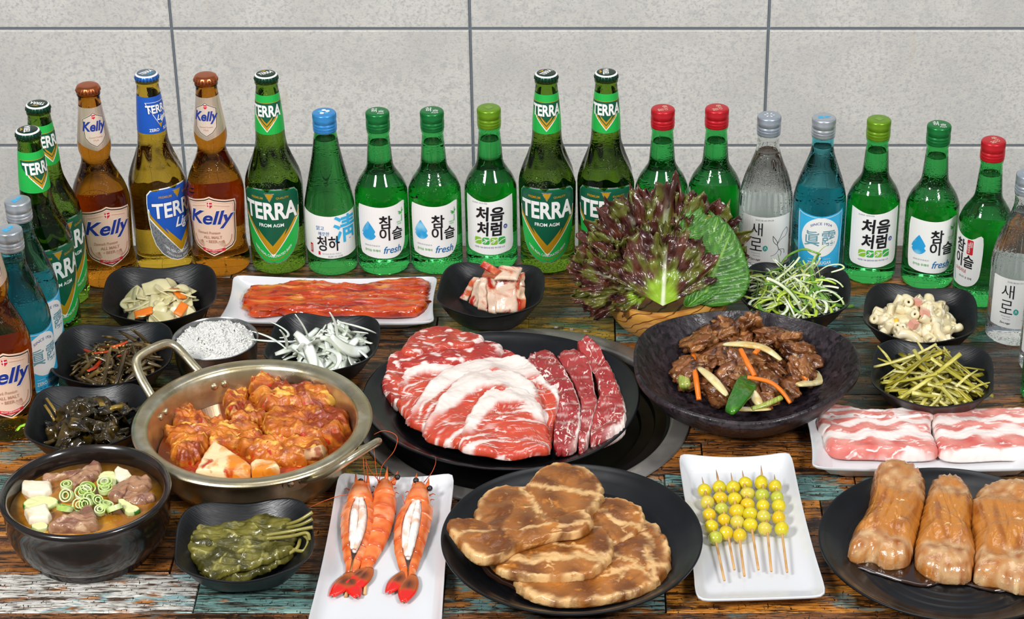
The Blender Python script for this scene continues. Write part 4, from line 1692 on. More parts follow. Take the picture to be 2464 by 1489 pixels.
MZ = STAND + 6
raw_slices = [
    # outline, z, thickness, colour, material, label
    ([(975, 835), (1010, 803), (1080, 800), (1140, 812), (1165, 828), (1120, 842), (1050, 850), (1000, 862), (965, 858)], MZ + 16, 9, rimfat(1, c_red, .8), M_raw, 'folded raw pork piece at the far rim of the meat platter'),
    ([(942, 872), (985, 850), (1080, 832), (1160, 828), (1208, 842), (1200, 868), (1120, 880), (1020, 890), (950, 892)], MZ + 11, 9, rimfat(2, c_red2, .9), M_raw, 'second folded raw pork piece from the far rim of the platter'),
    ([(1160, 850), (1220, 852), (1256, 872), (1240, 892), (1180, 890), (1140, 872)], MZ + 6, 8, rimfat(3, c_red2, .6), M_raw, 'small dark red meat piece behind the fanned pork slices'),
    ([(922, 930), (940, 880), (985, 868), (1010, 885), (985, 930), (960, 985), (935, 968), (920, 950)], MZ + 4, 10, rimfat(4, c_red, .8), M_raw, 'raw pork slice hanging over the left of the fan'),
    ([(955, 965), (972, 900), (1025, 872), (1090, 872), (1130, 900), (1080, 960), (1040, 1010), (1000, 1030), (965, 1000)], MZ + 8, 7, neckcol(2.3, .22, 1, .75), M_raw, 'first slice of the raw pork fan, with pale frilled edge'),
    ([(980, 1015), (1010, 960), (1065, 900), (1150, 872), (1230, 866), (1290, 880), (1310, 910), (1240, 950), (1150, 1000), (1060, 1040), (1010, 1036)], MZ + 12, 8, neckcol(1.9, .30, 2, .6), M_raw, 'second slice of the raw pork fan, broad pale band on top'),
    ([(1280, 880), (1320, 905), (1345, 950), (1358, 990), (1335, 1030), (1325, 1075), (1290, 1040), (1260, 960), (1240, 905)], MZ + 11, 8, neckcol(.4, .30, 7, -1.0), M_raw, 'slice closing the right side of the raw pork fan'),
    ([(1020, 1050), (1045, 990), (1100, 920), (1160, 898), (1240, 905), (1290, 940), (1300, 1000), (1230, 1050), (1150, 1085), (1075, 1075)], MZ + 16, 8, neckcol(1.9, .28, 3, .45), M_raw, 'third slice of the raw pork fan, striped red and white'),
    ([(1105, 1075), (1118, 1030), (1140, 985), (1180, 945), (1240, 938), (1290, 960), (1312, 1010), (1325, 1060), (1318, 1095), (1260, 1100), (1180, 1102), (1120, 1092)], MZ + 19, 8, neckcol(1.8, .18, 4, .1), M_raw, 'frontmost slice of the raw pork fan, most striped'),
    ([(1268, 872), (1315, 852), (1340, 872), (1375, 930), (1395, 975), (1398, 1030), (1385, 1085), (1350, 1095), (1332, 1082), (1342, 1010), (1358, 990), (1320, 920)], MZ + 12, 10, rimfat(5, RED('a93a3a'), .35), M_raw2, 'marbled beef slice next to the pork fan'),
    ([(1340, 868), (1388, 856), (1420, 890), (1432, 950), (1442, 985), (1425, 1040), (1410, 1088), (1392, 1092), (1398, 1020), (1395, 970), (1368, 915)], MZ + 9, 11, rimfat(6, RED('b44442'), .35), M_raw2, 'middle one of the three marbled beef slices'),
    ([(1388, 856), (1410, 840), (1440, 862), (1475, 915), (1498, 965), (1508, 1030), (1490, 1065), (1425, 1084), (1425, 1040), (1445, 985), (1428, 910)], MZ + 6, 14, rimfat(8, RED('bb4743'), .35), M_raw2, 'thick marbled beef slice nearest to the right rim of the platter'),
]
for i, (ol, z, th, cf, m, lb) in enumerate(raw_slices):
    neck = cf.__qualname__.startswith('neckcol')
    o = blob('raw_meat_slice', ol, z, th, m, rings=30, seg=150, amp=1.6, freq=.05, fine=.5, ffreq=.22, edge=4, col=cf, seed=i * 1.3, rough_edge=1.3,
             surf=(lambda x, y, t, i=i: 1.5 * nz(x, y, i, .03) * 3) if neck else None, under=.25,
             drape=(meat_plate.location, RM, 9, STAND + 5))
    tag(o, lb, 'meat', 'raw meat on the oval platter')

# ------------------------------------------------------------------ marinated pork steaks
c_br, c_br2, c_pale = RED('a8682a'), RED('6f3c10'), RED('e0b57a')
M_steak = pm('marinated_pork', attr='Col', rough=.34, coat=.35, over=[('dcae72', 42, .64, .70, 5, 1.2), ('6c390c', 24, .55, .66, 5, .6), ('b87228', 90, .60, .70, 4, 0)], bump=.7, bscale=140, bdet=5)


def steakcol(sd, veins):
    def f(x, y, t, a):
        c = mixc(c_br, c_br2, .5 + .9 * nz(x, y, sd, .045))
        v = 0
        for (a0, o0, w0) in veins:
            d = abs(x * cos(a0) + y * sin(a0) - o0 + 7 * nz(x, y, sd, .05))
            v = max(v, 1 - sstep(w0 * .4, w0 * 1.1, d + 3 * nz(x, y, 2, .3)))
        e = sstep(.86, .95, t) * .95
        return mixc(c, c_pale, max(v * .85, e * sstep(-.2, .4, nz(x, y, sd + 2, .06) + .2)))
    return f


SZ = 3.5 + 7
for i, (ol, z, th, veins, lb) in enumerate([
    ([(1140, 1270), (1160, 1205), (1210, 1180), (1262, 1182), (1300, 1140), (1350, 1124), (1410, 1136), (1448, 1172), (1444, 1222), (1400, 1262), (1330, 1280), (1250, 1300), (1170, 1310)], SZ + 15, 8,
     [(1.3, 22, 5), (.4, -10, 4)], 'rounded marinated pork steak at the back of the black plate'),
    ([(1400, 1215), (1460, 1205), (1530, 1222), (1552, 1248), (1540, 1290), (1480, 1320), (1420, 1330), (1380, 1290), (1385, 1245)], SZ + 8, 8, [(.9, 5, 5)], 'marinated pork steak showing between the back and front steaks'),
    ([(1075, 1270), (1110, 1262), (1150, 1268), (1220, 1290), (1300, 1290), (1330, 1262), (1400, 1238), (1428, 1262), (1400, 1290), (1330, 1300), (1250, 1325), (1200, 1352), (1150, 1356), (1110, 1325)], SZ + 23, 8,
     [(1.7, 4, 4)], 'narrow curled marinated pork strip across the left of the plate'),
    ([(1175, 1345), (1240, 1335), (1330, 1290), (1420, 1268), (1470, 1300), (1470, 1350), (1420, 1390), (1330, 1400), (1240, 1395), (1195, 1378)], SZ + 12, 8, [(1.6, -9, 9), (1.2, 18, 4)],
     'middle marinated pork steak with a broad pale fat band'),
    ([(1240, 1420), (1250, 1375), (1330, 1392), (1430, 1370), (1470, 1310), (1510, 1262), (1560, 1262), (1600, 1300), (1614, 1350), (1595, 1400), (1540, 1432), (1460, 1452), (1380, 1460), (1300, 1452)], SZ + 3, 8,
     [(.7, 22, 4), (1.75, -14, 4), (.1, 50, 3)], 'large marinated pork steak nearest to the front rim'),
]):
    o = blob('pork_steak', ol, z, th, M_steak, rings=24, seg=120, amp=1.6, freq=.05, fine=.6, ffreq=.2, edge=1.2, col=steakcol(i * 2.1, veins), seed=i * 2.2, under=.3, rough_edge=1.5, drape=(steak_plate.location, RS, 8, 8.5))
    tag(o, lb, 'meat', 'marinated pork steaks')
sauce = blob('marinade', [(1150, 1300), (1250, 1205), (1400, 1200), (1540, 1250), (1590, 1350), (1520, 1425), (1350, 1452), (1220, 1410), (1150, 1360)], 3.5 + 4.6, .5,
             pm('dark_marinade', '2c1508', .08, coat=1.0), amp=.02, fine=.02, edge=2, rings=5, under=.2)
tag(sauce, 'pool of dark marinade under the pork steaks', 'sauce', kind='stuff')
sauce = blob('marinade', [(2060, 1300), (2110, 1250), (2250, 1250), (2400, 1300), (2450, 1400), (2400, 1425), (2290, 1400), (2220, 1412), (2120, 1385), (2040, 1350)], 5.2, .5, MATS['dark_marinade'], amp=.02, fine=.02, edge=2, rings=5, under=.2)
tag(sauce, 'pool of dark glaze under the three meat rolls', 'sauce', kind='stuff')

# ------------------------------------------------------------------ glazed meat rolls
M_roll = pm('glazed_roll', attr='Col', rough=.25, coat=.7, over=[('b9742f', 30, .52, .66, 5, .6), ('eecf9d', 60, .70, .76, 4, .6)], bump=.4, bscale=180)
c_ro, c_rw, c_rd = RED('bd7a30'), RED('dcb988'), RED('94501c')


def rollcol(sd, ends, ax):
    def f(x, y, t, a):
        u = x * cos(ax) + y * sin(ax)
        v = -x * sin(ax) + y * cos(ax)
        c = mixc(c_ro, c_rd, sstep(.05, .5, nz(u * .25, v, sd, .12)) * .8)
        e = sstep(ends[0], ends[0] - 10, u + 5 * nz(x, y, sd, .1)) + sstep(ends[1], ends[1] + 6, u + 4 * nz(x, y, sd, .1)) * .8
        return mixc(c, mixc(c_rw, c_rd, .5 + .8 * nz(x, y, sd + 3, .12)), min(1, e) * .85)
    return f


for i, (ol, lb, ax) in enumerate([
    ([(2040, 1340), (2050, 1300), (2085, 1240), (2097, 1180), (2120, 1150), (2180, 1148), (2220, 1172), (2228, 1215), (2210, 1290), (2196, 1340), (2180, 1362), (2130, 1368), (2100, 1350), (2060, 1352)],
     'glazed meat roll nearest to the left rim of its plate', 1.25),
    ([(2202, 1360), (2205, 1300), (2225, 1220), (2240, 1185), (2280, 1172), (2330, 1195), (2342, 1230), (2338, 1290), (2348, 1340), (2335, 1395), (2290, 1404), (2240, 1392)],
     'middle glazed meat roll, with deep grooves', 1.6),
    ([(2340, 1350), (2336, 1290), (2328, 1235), (2360, 1200), (2420, 1188), (2480, 1200), (2520, 1240), (2530, 1330), (2520, 1400), (2470, 1430), (2400, 1412), (2345, 1400)],
     'glazed meat roll cut by the right border', 1.55),
]):
    def sf(x, y, t, i=i, ax=ax):
        v = -x * sin(ax) + y * cos(ax)
        u = x * cos(ax) + y * sin(ax)
        return -1.6 * sstep(.2, .0, abs(nz(v, u * .15, i, .11))) * (1 - t * t) - min(9, .006 * max(0, -u) ** 2) * (1 - t ** 3)
    o = blob('meat_roll', ol, 8, 27, M_roll, rings=30, seg=120, amp=1.6, freq=.05, fine=.6, ffreq=.25, edge=20, col=rollcol(i + 2.3, (-32, 34), ax), seed=i * 3.1, surf=sf, under=.08, rough_edge=1.4, drape=(roll_plate.location, RR, 6, 5))
    tag(o, lb, 'meat', 'glazed meat rolls')

# ------------------------------------------------------------------ pork belly slabs
M_belly = pm('pork_belly', attr='Col', rough=.4, coat=.0, over=[('f3e3de', 70, .57, .66, 4, 1.0, (1, 2.5, 1))], bump=.3, bscale=150, sss=.08)
c_bp, c_bw, c_bd = RED('e39c90'), RED('f2e4de'), RED('d3736a')


def bellycol(sd, h):
    def f(x, y, t, a):
        v = y / h + .05 * nz(x, 0, sd, .05) + .06 * nz(x, y, sd + 1, .05)
        st = 0.0
        for c0, w0 in ((.34, .10), (.03, .10), (-.36, .14)):
            st = max(st, 1 - sstep(w0 * .75, w0 * 1.05, abs(v - c0 + .05 * nz(x, 2, c0 * 9, .04))))
        st *= sstep(-.55, -.1, nz(x, y * 2, sd + 6, .035) + (.3 if v < -.1 else .12)) * (1 - sstep(.95, .99, t) * (.0 if v < -.2 else 1))
        c = mixc(c_bp, c_bd, .5 + .9 * nz(x, y, sd, .06) - (.1 if v > 0 else -.25))
        return mixc(c_bw, c, st)
    return f


for i, (ol, z, lb) in enumerate([
    ([(1966, 1040), (1968, 1005), (2000, 992), (2060, 1000), (2150, 1004), (2235, 1003), (2240, 1020), (2150, 1030), (2040, 1035), (1990, 1052)], 19, 'pork belly slab behind the other two, only its back edge showing'),
    ([(1982, 1070), (1983, 1030), (2010, 1010), (2080, 1004), (2180, 1000), (2236, 1004), (2240, 1050), (2256, 1098), (2200, 1108), (2100, 1104), (2020, 1102), (1990, 1090)], 21, 'raw pork belly slab with pink stripes, left of the crack'),
    ([(2243, 1010), (2270, 1000), (2360, 1000), (2480, 1000), (2500, 1030), (2500, 1100), (2400, 1106), (2300, 1110), (2258, 1098), (2246, 1060)], 21, 'raw pork belly slab reaching past the right border'),
]):
    o = blob('pork_belly_slab', ol, z - 11 if i else z - 8, 13, M_belly, rings=24, seg=140, amp=.9, fine=.35, edge=5, col=bellycol(i * 3.7, 86 if i else 44), seed=i, under=.15, rough_edge=.8)
    tag(o, lb, 'meat', 'raw pork belly slabs')

# ------------------------------------------------------------------ red marinated pork strips
M_redpork = pm('red_marinade_pork', attr='Col', rough=.18, coat=.9, over=[('d05514', 26, .56, .64, 4, .8, (1, 5, 1)), ('8d1c0a', 22, .58, .68, 4, .8, (1, 5, 1))], bump=.5, bscale=70, bstretch=(1, 3, 1))


def redcol(sd, h):
    def f(x, y, t, a):
        v = y / h + .09 * nz(x, 0, sd, .03)
        c = mixc(RED('a8240a'), RED('cc4a10'), .5 + nz(x, y * 3, sd, .04))
        o_ = sstep(.15, .4, nz(x * .3, y * 1.6, sd + 4, .12))
        return mixc(c, RED('dc9438'), o_ * .75 if v > -.1 else o_ * .25)
    return f


for i, (ol, z, lb) in enumerate([
    ([(588, 718), (598, 700), (660, 692), (740, 684), (850, 690), (940, 688), (1000, 676), (1030, 682), (1028, 712), (940, 722), (820, 722), (700, 724), (610, 732)], 12, 'red marinated pork strip lying behind the other on the back plate'),
    ([(583, 726), (620, 718), (720, 716), (850, 718), (960, 716), (1026, 716), (1032, 742), (990, 760), (900, 762), (820, 756), (720, 760), (660, 752), (610, 762), (596, 748)], 11, 'red marinated pork strip lying in front on the back plate'),
]):
    o = blob('pork_strip', ol, z, 7, M_redpork, rings=16, seg=150, amp=1.4, freq=.05, fine=.6, edge=4, col=redcol(i * 3 + 1, 26), seed=i * 4.4, under=.3, rough_edge=2,
             surf=lambda x, y, t: .9 * sin(y * .45 + 2 * nz(x, 0, 0, .03)))
    tag(o, lb, 'meat', 'red marinated pork strips')
# ------------------------------------------------------------------ ginkgo nut skewers
rnd = random.Random(11)
M_stick = pm('bamboo_stick', 'cda067', .55, over=[('b07f4a', 60, .5, .7, 3, 0)])
nutm = [pm('ginkgo_' + n, c, .22, coat=.5, over=[(c2, 50, .5, .75, 2, 0)], sss=.12) for n, c, c2 in
        (('yellow', 'd9c41f', 'c7bf2a'), ('gold', 'dcb91c', 'cfc22a'), ('green', 'b9bd3f', 'c9c552'), ('pale', 'd2c04a', 'bfc043'))]
skw = [  # tip, nuts (centre px, radius px), end
    ((1689, 1147), [(1695, 1180), (1702, 1209), (1706, 1239), (1711, 1267), (1721, 1294)], (1743, 1396), 'leftmost ginkgo skewer, lowest nut pale green'),
    ((1723, 1129), [(1730, 1172), (1733, 1199), (1736, 1225), (1742, 1251), (1747, 1282)], (1767, 1370), 'second ginkgo skewer from the left, pale nut in its middle'),
    ((1759, 1137), [(1764, 1173), (1768, 1201), (1773, 1230), (1774, 1257), (1780, 1288)], (1791, 1385), 'third ginkgo skewer from the left, its lowest nut golden'),
    ((1786, 1131), [(1793, 1163), (1798, 1189), (1799, 1214), (1805, 1237), (1806, 1263)], (1825, 1370), 'fourth ginkgo skewer from the left, pale nut second from its tip'),
    ((1831, 1119), [(1832, 1161), (1834, 1192), (1836, 1217), (1838, 1243), (1840, 1272)], (1856, 1374), 'ginkgo skewer with the largest top nut, tip highest of all'),
    ((1863, 1141), [(1865, 1171), (1870, 1197), (1874, 1218), (1874, 1246), (1881, 1273)], (1894, 1376), 'rightmost ginkgo skewer beside the plate edge'),
]
pal = [[0, 3, 1, 0, 2], [0, 1, 2, 1, 1], [0, 0, 1, 3, 1], [0, 3, 1, 0, 0], [0, 2, 0, 3, 3], [1, 2, 0, 1, 0]]
for i, (tip, nuts, end, lb) in enumerate(skw):
    zc = 14.5
    a, b = P(*tip, zc + 4), P(*end, zc - 3)
    root = empty('ginkgo_skewer', P(*nuts[2], zc))
    ps = [((a.lerp(b, k / 12)) - root.location) * 1000 for k in range(13)]
    MB().tube(ps, [.15, 1.2] + [1.25] * 11, 8).build('stick', M_stick, root)
    for j, (nx, ny) in enumerate(nuts):
        r = 7.5 * rnd.uniform(.94, 1.05)
        q = P(nx, ny, zc)
        o = lump('nut', nutm[pal[i][j]], r * rnd.uniform(.95, 1.06), r * rnd.uniform(.92, 1.1), r, seed=i * 9 + j, amp=.05, freq=1.2, sub=3, parent=root)
        if i == 4 and j == 0:
            o.scale = (1.05, 1.3, 1)
        o.location = q - root.location
    tag(root, lb, 'skewer', 'ginkgo nut skewers')

# ------------------------------------------------------------------ shrimp on skewers
M_sh = pm('shrimp_shell', attr='Col', rough=.3, coat=.5, over=[('f3a070', 40, .55, .68, 4, .3)], bump=.2, bscale=200, sss=.06)
M_sh_in = pm('shrimp_belly', 'ee9a68', .4, coat=.3)
M_fl = pm('shrimp_flesh', 'f2e9e2', .42, coat=.2, over=[('e6b79c', 45, .52, .64, 4, .6)], bump=.8, bscale=140, sss=.08)
M_tail = pm('shrimp_tail', attr='Col', rough=.2, coat=.7)
M_eye = pm('shrimp_eye', '1b1a1c', .15, coat=.8)
M_whisk = pm('shrimp_whisker', 'c9572c', .4)
M_spine = pm('shrimp_rostrum', 'd9672a', .3, coat=.4)
c_s1, c_s2, c_s3 = RED('dd6426'), RED('ec8546'), RED('b83c10')


def shrimp(head, neck, tail, wid, opened, lb, eyes, horns, whisk, fins, stick_end, bend):
    """pixels of head tip, neck (head/body joint) and tail root; wid px of the body"""
    z = 16.0
    ph, pn, pt = P(*head, z + 2), P(*neck, z), P(*tail, 9)
    root = empty('grilled_shrimp', pn)
    s = S(*neck, z)
    R = wid / 2 / s
    ax = (pt - pn)
    ax.z = 0
    L = ax.length * 1000
    d = ax.normalized()
    n = Vector((-d.y, d.x, 0))

    def loc(t, off=0, h=0):
        p = pn.lerp(pt, t) + n * (bend * sin(pi * t) * .001)
        return (p - root.location) * 1000 + n * off + Vector((0, 0, h))
    # six overlapping shell segments
    nseg = 6
    for k in range(nseg):
        t0, t1 = k / nseg, (k + 1) / nseg
        vs, fs, cols = [], [], []
        na, nt_ = 20, 6
        for i in range(nt_ + 1):
            f = i / nt_
            t = t0 + (t1 - t0 + .035) * f
            env = (1 - .08 * t) * (1 - sstep(.45, 1.12, t) * .62) * (.92 + .1 * sin(pi * min(1, t * 2)))
            r = R * env * (1 + .05 * f + .02)
            if opened:
                gap = 0.52 * sin(pi * min(1, max(0, (t + .02) / .86))) ** .6 if t < .86 else 0.0
            else:
                gap = 0.0
            for j in range(na + 1):
                a = -pi * .0 + (pi - 0) * j / na      # over the top
                a = pi * j / na
                off = r * cos(a)
                h = r * .78 * sin(a)
                if gap:
                    # shell pushed away from the split
                    u = cos(a)
                    off = r * (gap * .95 + (1.12 - gap * .9) * abs(u)) * (1 if u >= 0 else -1)
                    h = r * .8 * (1 - abs(u) ** 2.2) * .75 + r * .18
                p = loc(t, off, h - 3)
                vs.append(tuple(p))
                w_ = sstep(.60, .95, f) * .9
                cc = mixc(c_s2, c_s1, .5 + nz(p.x, p.y, k, .15))
                cols.append(mixc(cc, c_s3, max(w_ * .8, sstep(.55, 0, f) * 0)))
        m_ = na + 1
        for i in range(nt_):
            for j in range(na):
                if opened and j == na // 2 - 0 and False:
                    continue
                if opened and abs(j + .5 - na / 2) < 1:
                    continue
                fs.append((i * m_ + j, i * m_ + j + 1, (i + 1) * m_ + j + 1, (i + 1) * m_ + j))
        o = MB().add(vs, fs, 0, cols).build('shell_segment', M_sh, root)
        sm = o.modifiers.new('thick', 'SOLIDIFY')
        sm.thickness = .0009
        sm.offset = -1
    # belly / flesh
    fp = [loc(t, 0, (1.5 if opened else -2)) for t in ([0, .08, .2, .35, .5, .62, .7, .76] if opened else [0, .08, .2, .35, .5, .65, .8, .92])]
    fr = [R * q for q in (.62, .8, .86, .84, .76, .62, .4, .1)]
    o = MB().tube([tuple(p) for p in fp], fr, 16, flat=.62).build('flesh', M_fl if opened else M_sh_in, root)
    if opened:
        for sg in (-1, 1):
            pts = [loc(t, sg * R * .26 * sin(pi * (.12 + t)), R * .62) for t in [.02, .12, .24, .36, .48, .6, .7, .8]]
            m = MB()
            rr = [R * .2 * sin(pi * (.12 + .8 * q / 7)) * (1 + .12 * sin(q * 4)) + 1.2 for q in range(8)]
            m.tube(catmull([tuple(p) for p in pts], 3, False), [rr[min(7, int(q / 3))] for q in range(22)], 10, flat=.8)
            m.build('flesh', M_fl, root)
    # head
    hd = (ph - pn)
    HL = hd.length * 1000
    hdir = hd.normalized()
    hn = Vector((-hdir.y, hdir.x, 0))

    def hl(t, off=0, h=0):
        return tuple(hdir * (HL * t) + hn * off + Vector((0, 0, h)))
    vs, cols = [], []
    rows_h = []
    hp = [hl(t, 0, 1.5) for t in (-.08, 0, .1, .25, .4, .55, .7, .8)]
    hr = [R * q for q in (.80, .86, .86, .80, .72, .60, .46, .30)]
    cl = [mixc(c_s2, c_s1, .5 + .5 * sin(q * 2.0)) for q in range(8)]
    o = MB().tube(hp, hr, 20, flat=.82, cols=cl).build('head', M_sh, root)
    for hx, hy, ex, ey in horns:
        a_, b_ = (P(hx, hy, z + 3) - pn) * 1000, (P(ex, ey, z + 9) - pn) * 1000
        MB().tube([tuple(a_), tuple(a_.lerp(b_, .5)), tuple(b_)], [3.0, 2.0, .3], 8, flat=.6).build('rostrum', M_spine, o)
    for ex, ey in eyes:
        q = (P(ex, ey, z + 7) - pn)
        e = lump('eye', M_eye, 3.3, 3.3, 3.3, 1, .02, 1, 2, parent=o)
        e.location = q
        base = Vector(hl(.5, 0, 3))
        MB().tube([tuple(base), tuple(q * 1000)], 1.1, 6).build('eye_stalk', M_spine, o)
    for wpts in whisk:
        pp = [tuple((P(x, y, zz) - pn) * 1000) for x, y, zz in wpts]
        pp = catmull(pp, 5, False)
        MB().tube(pp, [.55 - .35 * q / len(pp) for q in range(len(pp))], 5).build('antenna', M_whisk, o)
    for k in range(5):
        a_ = Vector(hl(.15 + .12 * k, (-1) ** k * R * .7, -3))
        b_ = a_ + hn * ((-1) ** k * rnd.uniform(3, 6)) + hdir * rnd.uniform(2, 8) + Vector((0, 0, -3))
        MB().tube([tuple(a_), tuple(a_.lerp(b_, .6) + Vector((0, 0, 1.5))), tuple(b_)], [.9, .6, .3], 5).build('leg', M_whisk, o)
    # tail fins
    for fx, fy, fa, fl in fins:
        q = P(fx, fy, 8)
        s2 = S(fx, fy, 8)
        ln, wdt = fl * 1.55 / s2, fl / s2 * .33
        vs, cols, fs = [], [], []
        nn = 12
        for i in range(nn + 1):
            t = i / nn
            ww = wdt * sin(pi * min(.97, .1 + .86 * t) ** 1.0) ** .75
            for j in range(7):
                u = (j - 3) / 3
                vs.append(((t - .5) * ln, u * ww, 1.6 * (1 - u * u)))
                cols.append(mixc(mixc(RED('b3581f'), RED('3a1a10'), (1 - abs(u)) * sstep(.1, .35, t) * (1 - sstep(.45, .65, t)) * .9), RED('d81e10'), sstep(.5, .66, t)))
        for i in range(nn):
            for j in range(6):
                fs.append((i * 7 + j, i * 7 + j + 1, (i + 1) * 7 + j + 1, (i + 1) * 7 + j))
        f = MB().add(vs, fs, 0, cols).build('tail_fin', M_tail, root)
        sm = f.modifiers.new('thick', 'SOLIDIFY')
        sm.thickness = .0015
        f.location = q - root.location
        f.rotation_euler = (0, 0, fa)
    a_ = loc(.85, 0, -1)
    b_ = (P(*stick_end, 6) - pn) * 1000
    MB().tube([tuple(a_), tuple(b_)], 1.8, 10).build('skewer_stick', M_stick, root)
    tag(root, lb, 'shrimp', 'skewered grilled shrimp')



shrimp((925, 1150), (925, 1195), (875, 1375), 62, False, 'whole grilled shrimp with closed shell, between the two split ones',
       [(956, 1148)], [(928, 1168, 932, 1122), (945, 1165, 957, 1133)],
       [[(912, 1160, 24), (920, 1120, 45), (948, 1085, 70), (955, 1050, 85), (925, 1036, 90), (900, 1045, 85)], [(915, 1160, 24), (890, 1130, 50), (880, 1105, 65)], [(912, 1170, 20), (905, 1130, 40), (898, 1060, 70)]],
       [(872, 1395, -1.9, 60), (858, 1388, -2.2, 50)], (877, 1430), 3)
shrimp((868, 1150), (866, 1212), (845, 1372), 74, True, 'split grilled shrimp with white flesh, beside the pot handle',
       [(868, 1158)], [(858, 1180, 856, 1138), (884, 1178, 886, 1142)],
       [[(852, 1188, 20), (820, 1192, 22), (780, 1205, 20), (742, 1222, 16)], [(878, 1160, 24), (876, 1130, 45), (874, 1100, 55)], [(882, 1160, 24), (884, 1135, 45), (880, 1112, 55)]],
       [(824, 1408, -2.0, 66), (848, 1410, -1.25, 66)], (832, 1436), 2)
shrimp((1012, 1155), (1004, 1218), (982, 1392), 72, True, 'split grilled shrimp with white flesh, nearest to the black steak plate',
       [(1001, 1156), (1034, 1175)], [(997, 1170, 1003, 1138), (1026, 1178, 1032, 1150)],
       [[(1020, 1160, 24), (1038, 1138, 50), (1048, 1115, 62), (1048, 1100, 70)], [(975, 1215, 16), (970, 1200, 22), (968, 1190, 24)]],
       [(956, 1402, -2.0, 62), (982, 1418, -1.7, 70)], (972, 1448), -3)

# ------------------------------------------------------------------ brass pot: broth, ribs, tofu
M_broth = pm('red_broth', 'a8330c', .06, coat=1.0, over=[('c9541a', 30, .45, .65, 4, .5), ('e8923a', 90, .62, .66, 3, 0)], bump=.06, bscale=60)
BR = Rp * .80
b = MB().lathe([(12, BR * .93), (20, BR * .98), (23, BR * 1.0), (23.6, BR * 1.005), (23.6, BR * .5), (23.6, 1)], 96, 0, True, True)
o = b.build('broth', M_broth, None, Vector((pot_loc.x, pot_loc.y, TZ + .001)))
tag(o, 'red chilli broth filling the bottom of the brass pot', 'broth', kind='stuff')
M_rib = pm('braised_rib', attr='Col', rough=.38, coat=.3, over=[('eab04a', 30, .56, .64, 8, 1.2, (1, 3, 1)), ('8a3209', 26, .56, .66, 6, 1.0), ('b92a08', 100, .64, .68, 3, 0)], bump=1.0, bscale=90, bdet=8, bstretch=(1, 2.5, 1))
c_r1, c_r2, c_r3 = RED('cf7a22'), RED('b0520f'), RED('7a2c0a')


def ribcol(sd):
    return lambda x, y, t, a: mixc(mixc(c_r1, c_r2, .5 + nz(x, y, sd, .09)), c_r3, sstep(.1, .5, nz(x, y * 2, sd + 4, .07)) * .7)


for i, (ol, z, th, lb) in enumerate([
    ([(412, 1000), (425, 975), (452, 985), (490, 1012), (540, 1030), (560, 1048), (500, 1052), (440, 1042), (415, 1025)], 26, 14, 'braised rib chunk at the left wall of the pot'),
    ([(538, 985), (545, 955), (575, 945), (600, 955), (605, 985), (640, 1008), (640, 1030), (590, 1030), (555, 1020)], 26, 16, 'braised rib chunk standing between broth and the tallest chunk'),
    ([(603, 960), (606, 930), (640, 912), (662, 935), (700, 960), (760, 965), (780, 948), (803, 950), (803, 990), (780, 1002), (720, 1000), (650, 1000), (615, 985)], 34, 20, 'tall rib chunk at the back of the pot, its end raised'),
    ([(400, 1045), (440, 1040), (520, 1040), (590, 1028), (625, 1040), (640, 1070), (600, 1085), (520, 1085), (440, 1075), (403, 1072)], 26, 14, 'rib chunk with dark scorched top across the middle left of the pot'),
    ([(636, 1030), (660, 1005), (740, 1000), (810, 1005), (840, 1020), (838, 1050), (800, 1072), (720, 1070), (650, 1060)], 32, 18, 'widest rib chunk at the right of the pot'),
    ([(575, 1090), (580, 1065), (630, 1062), (700, 1068), (770, 1068), (790, 1085), (760, 1110), (690, 1120), (620, 1112)], 30, 14, 'rib chunk with a round bone sticking out, near the front rim'),
    ([(408, 1100), (418, 1078), (450, 1065), (495, 1062), (505, 1080), (480, 1110), (450, 1125), (420, 1115)], 28, 14, 'pale rib chunk left of the tofu in the pot'),
]):
    z = z - 4
    o = blob('braised_rib', ol, z, th, M_rib, rings=24, seg=100, amp=3.6, freq=.085, fine=1.5, ffreq=.28, edge=7, col=ribcol(i * 2.7), seed=i * 5.1, under=.8, rough_edge=4)
    tag(o, lb, 'meat', 'braised ribs in the pot')
    if i == 5:
        a_, b_ = P(740, 1094, 34), P(776, 1084, 42)
        bm_ = MB().tube([tuple((a_ - o.location) * 1000), tuple((b_ - o.location) * 1000)], 6.6, 20, cap=True)
        bm_.build('bone', pm('rib_bone', 'd8b083', .4, over=[('9c5a3a', 80, .5, .6, 3, 0)]), o)
M_tofu_r = pm('spiced_tofu', 'edd6a4', .4, coat=.4, over=[('e0851c', 30, .44, .60, 6, .8), ('b9400f', 50, .57, .65, 5, .5)], bump=.3, bscale=120)
for ol, z, lb in [([(470, 1140), (492, 1095), (515, 1070), (545, 1085), (580, 1105), (608, 1130), (600, 1142), (530, 1143)], 34, 'wedge of tofu stained by the red broth, at the front of the pot'),
                  ([(602, 1120), (615, 1112), (665, 1114), (674, 1130), (640, 1140), (606, 1142)], 34, 'smaller tofu piece beside the bigger wedge in the pot')]:
    o = blob('tofu', ol, z - 3, 6, M_tofu_r, rings=10, seg=70, amp=.8, edge=2.5, seed=3, under=2.2, smooth_in=False)
    tag(o, lb, 'tofu', 'tofu in the brass pot')

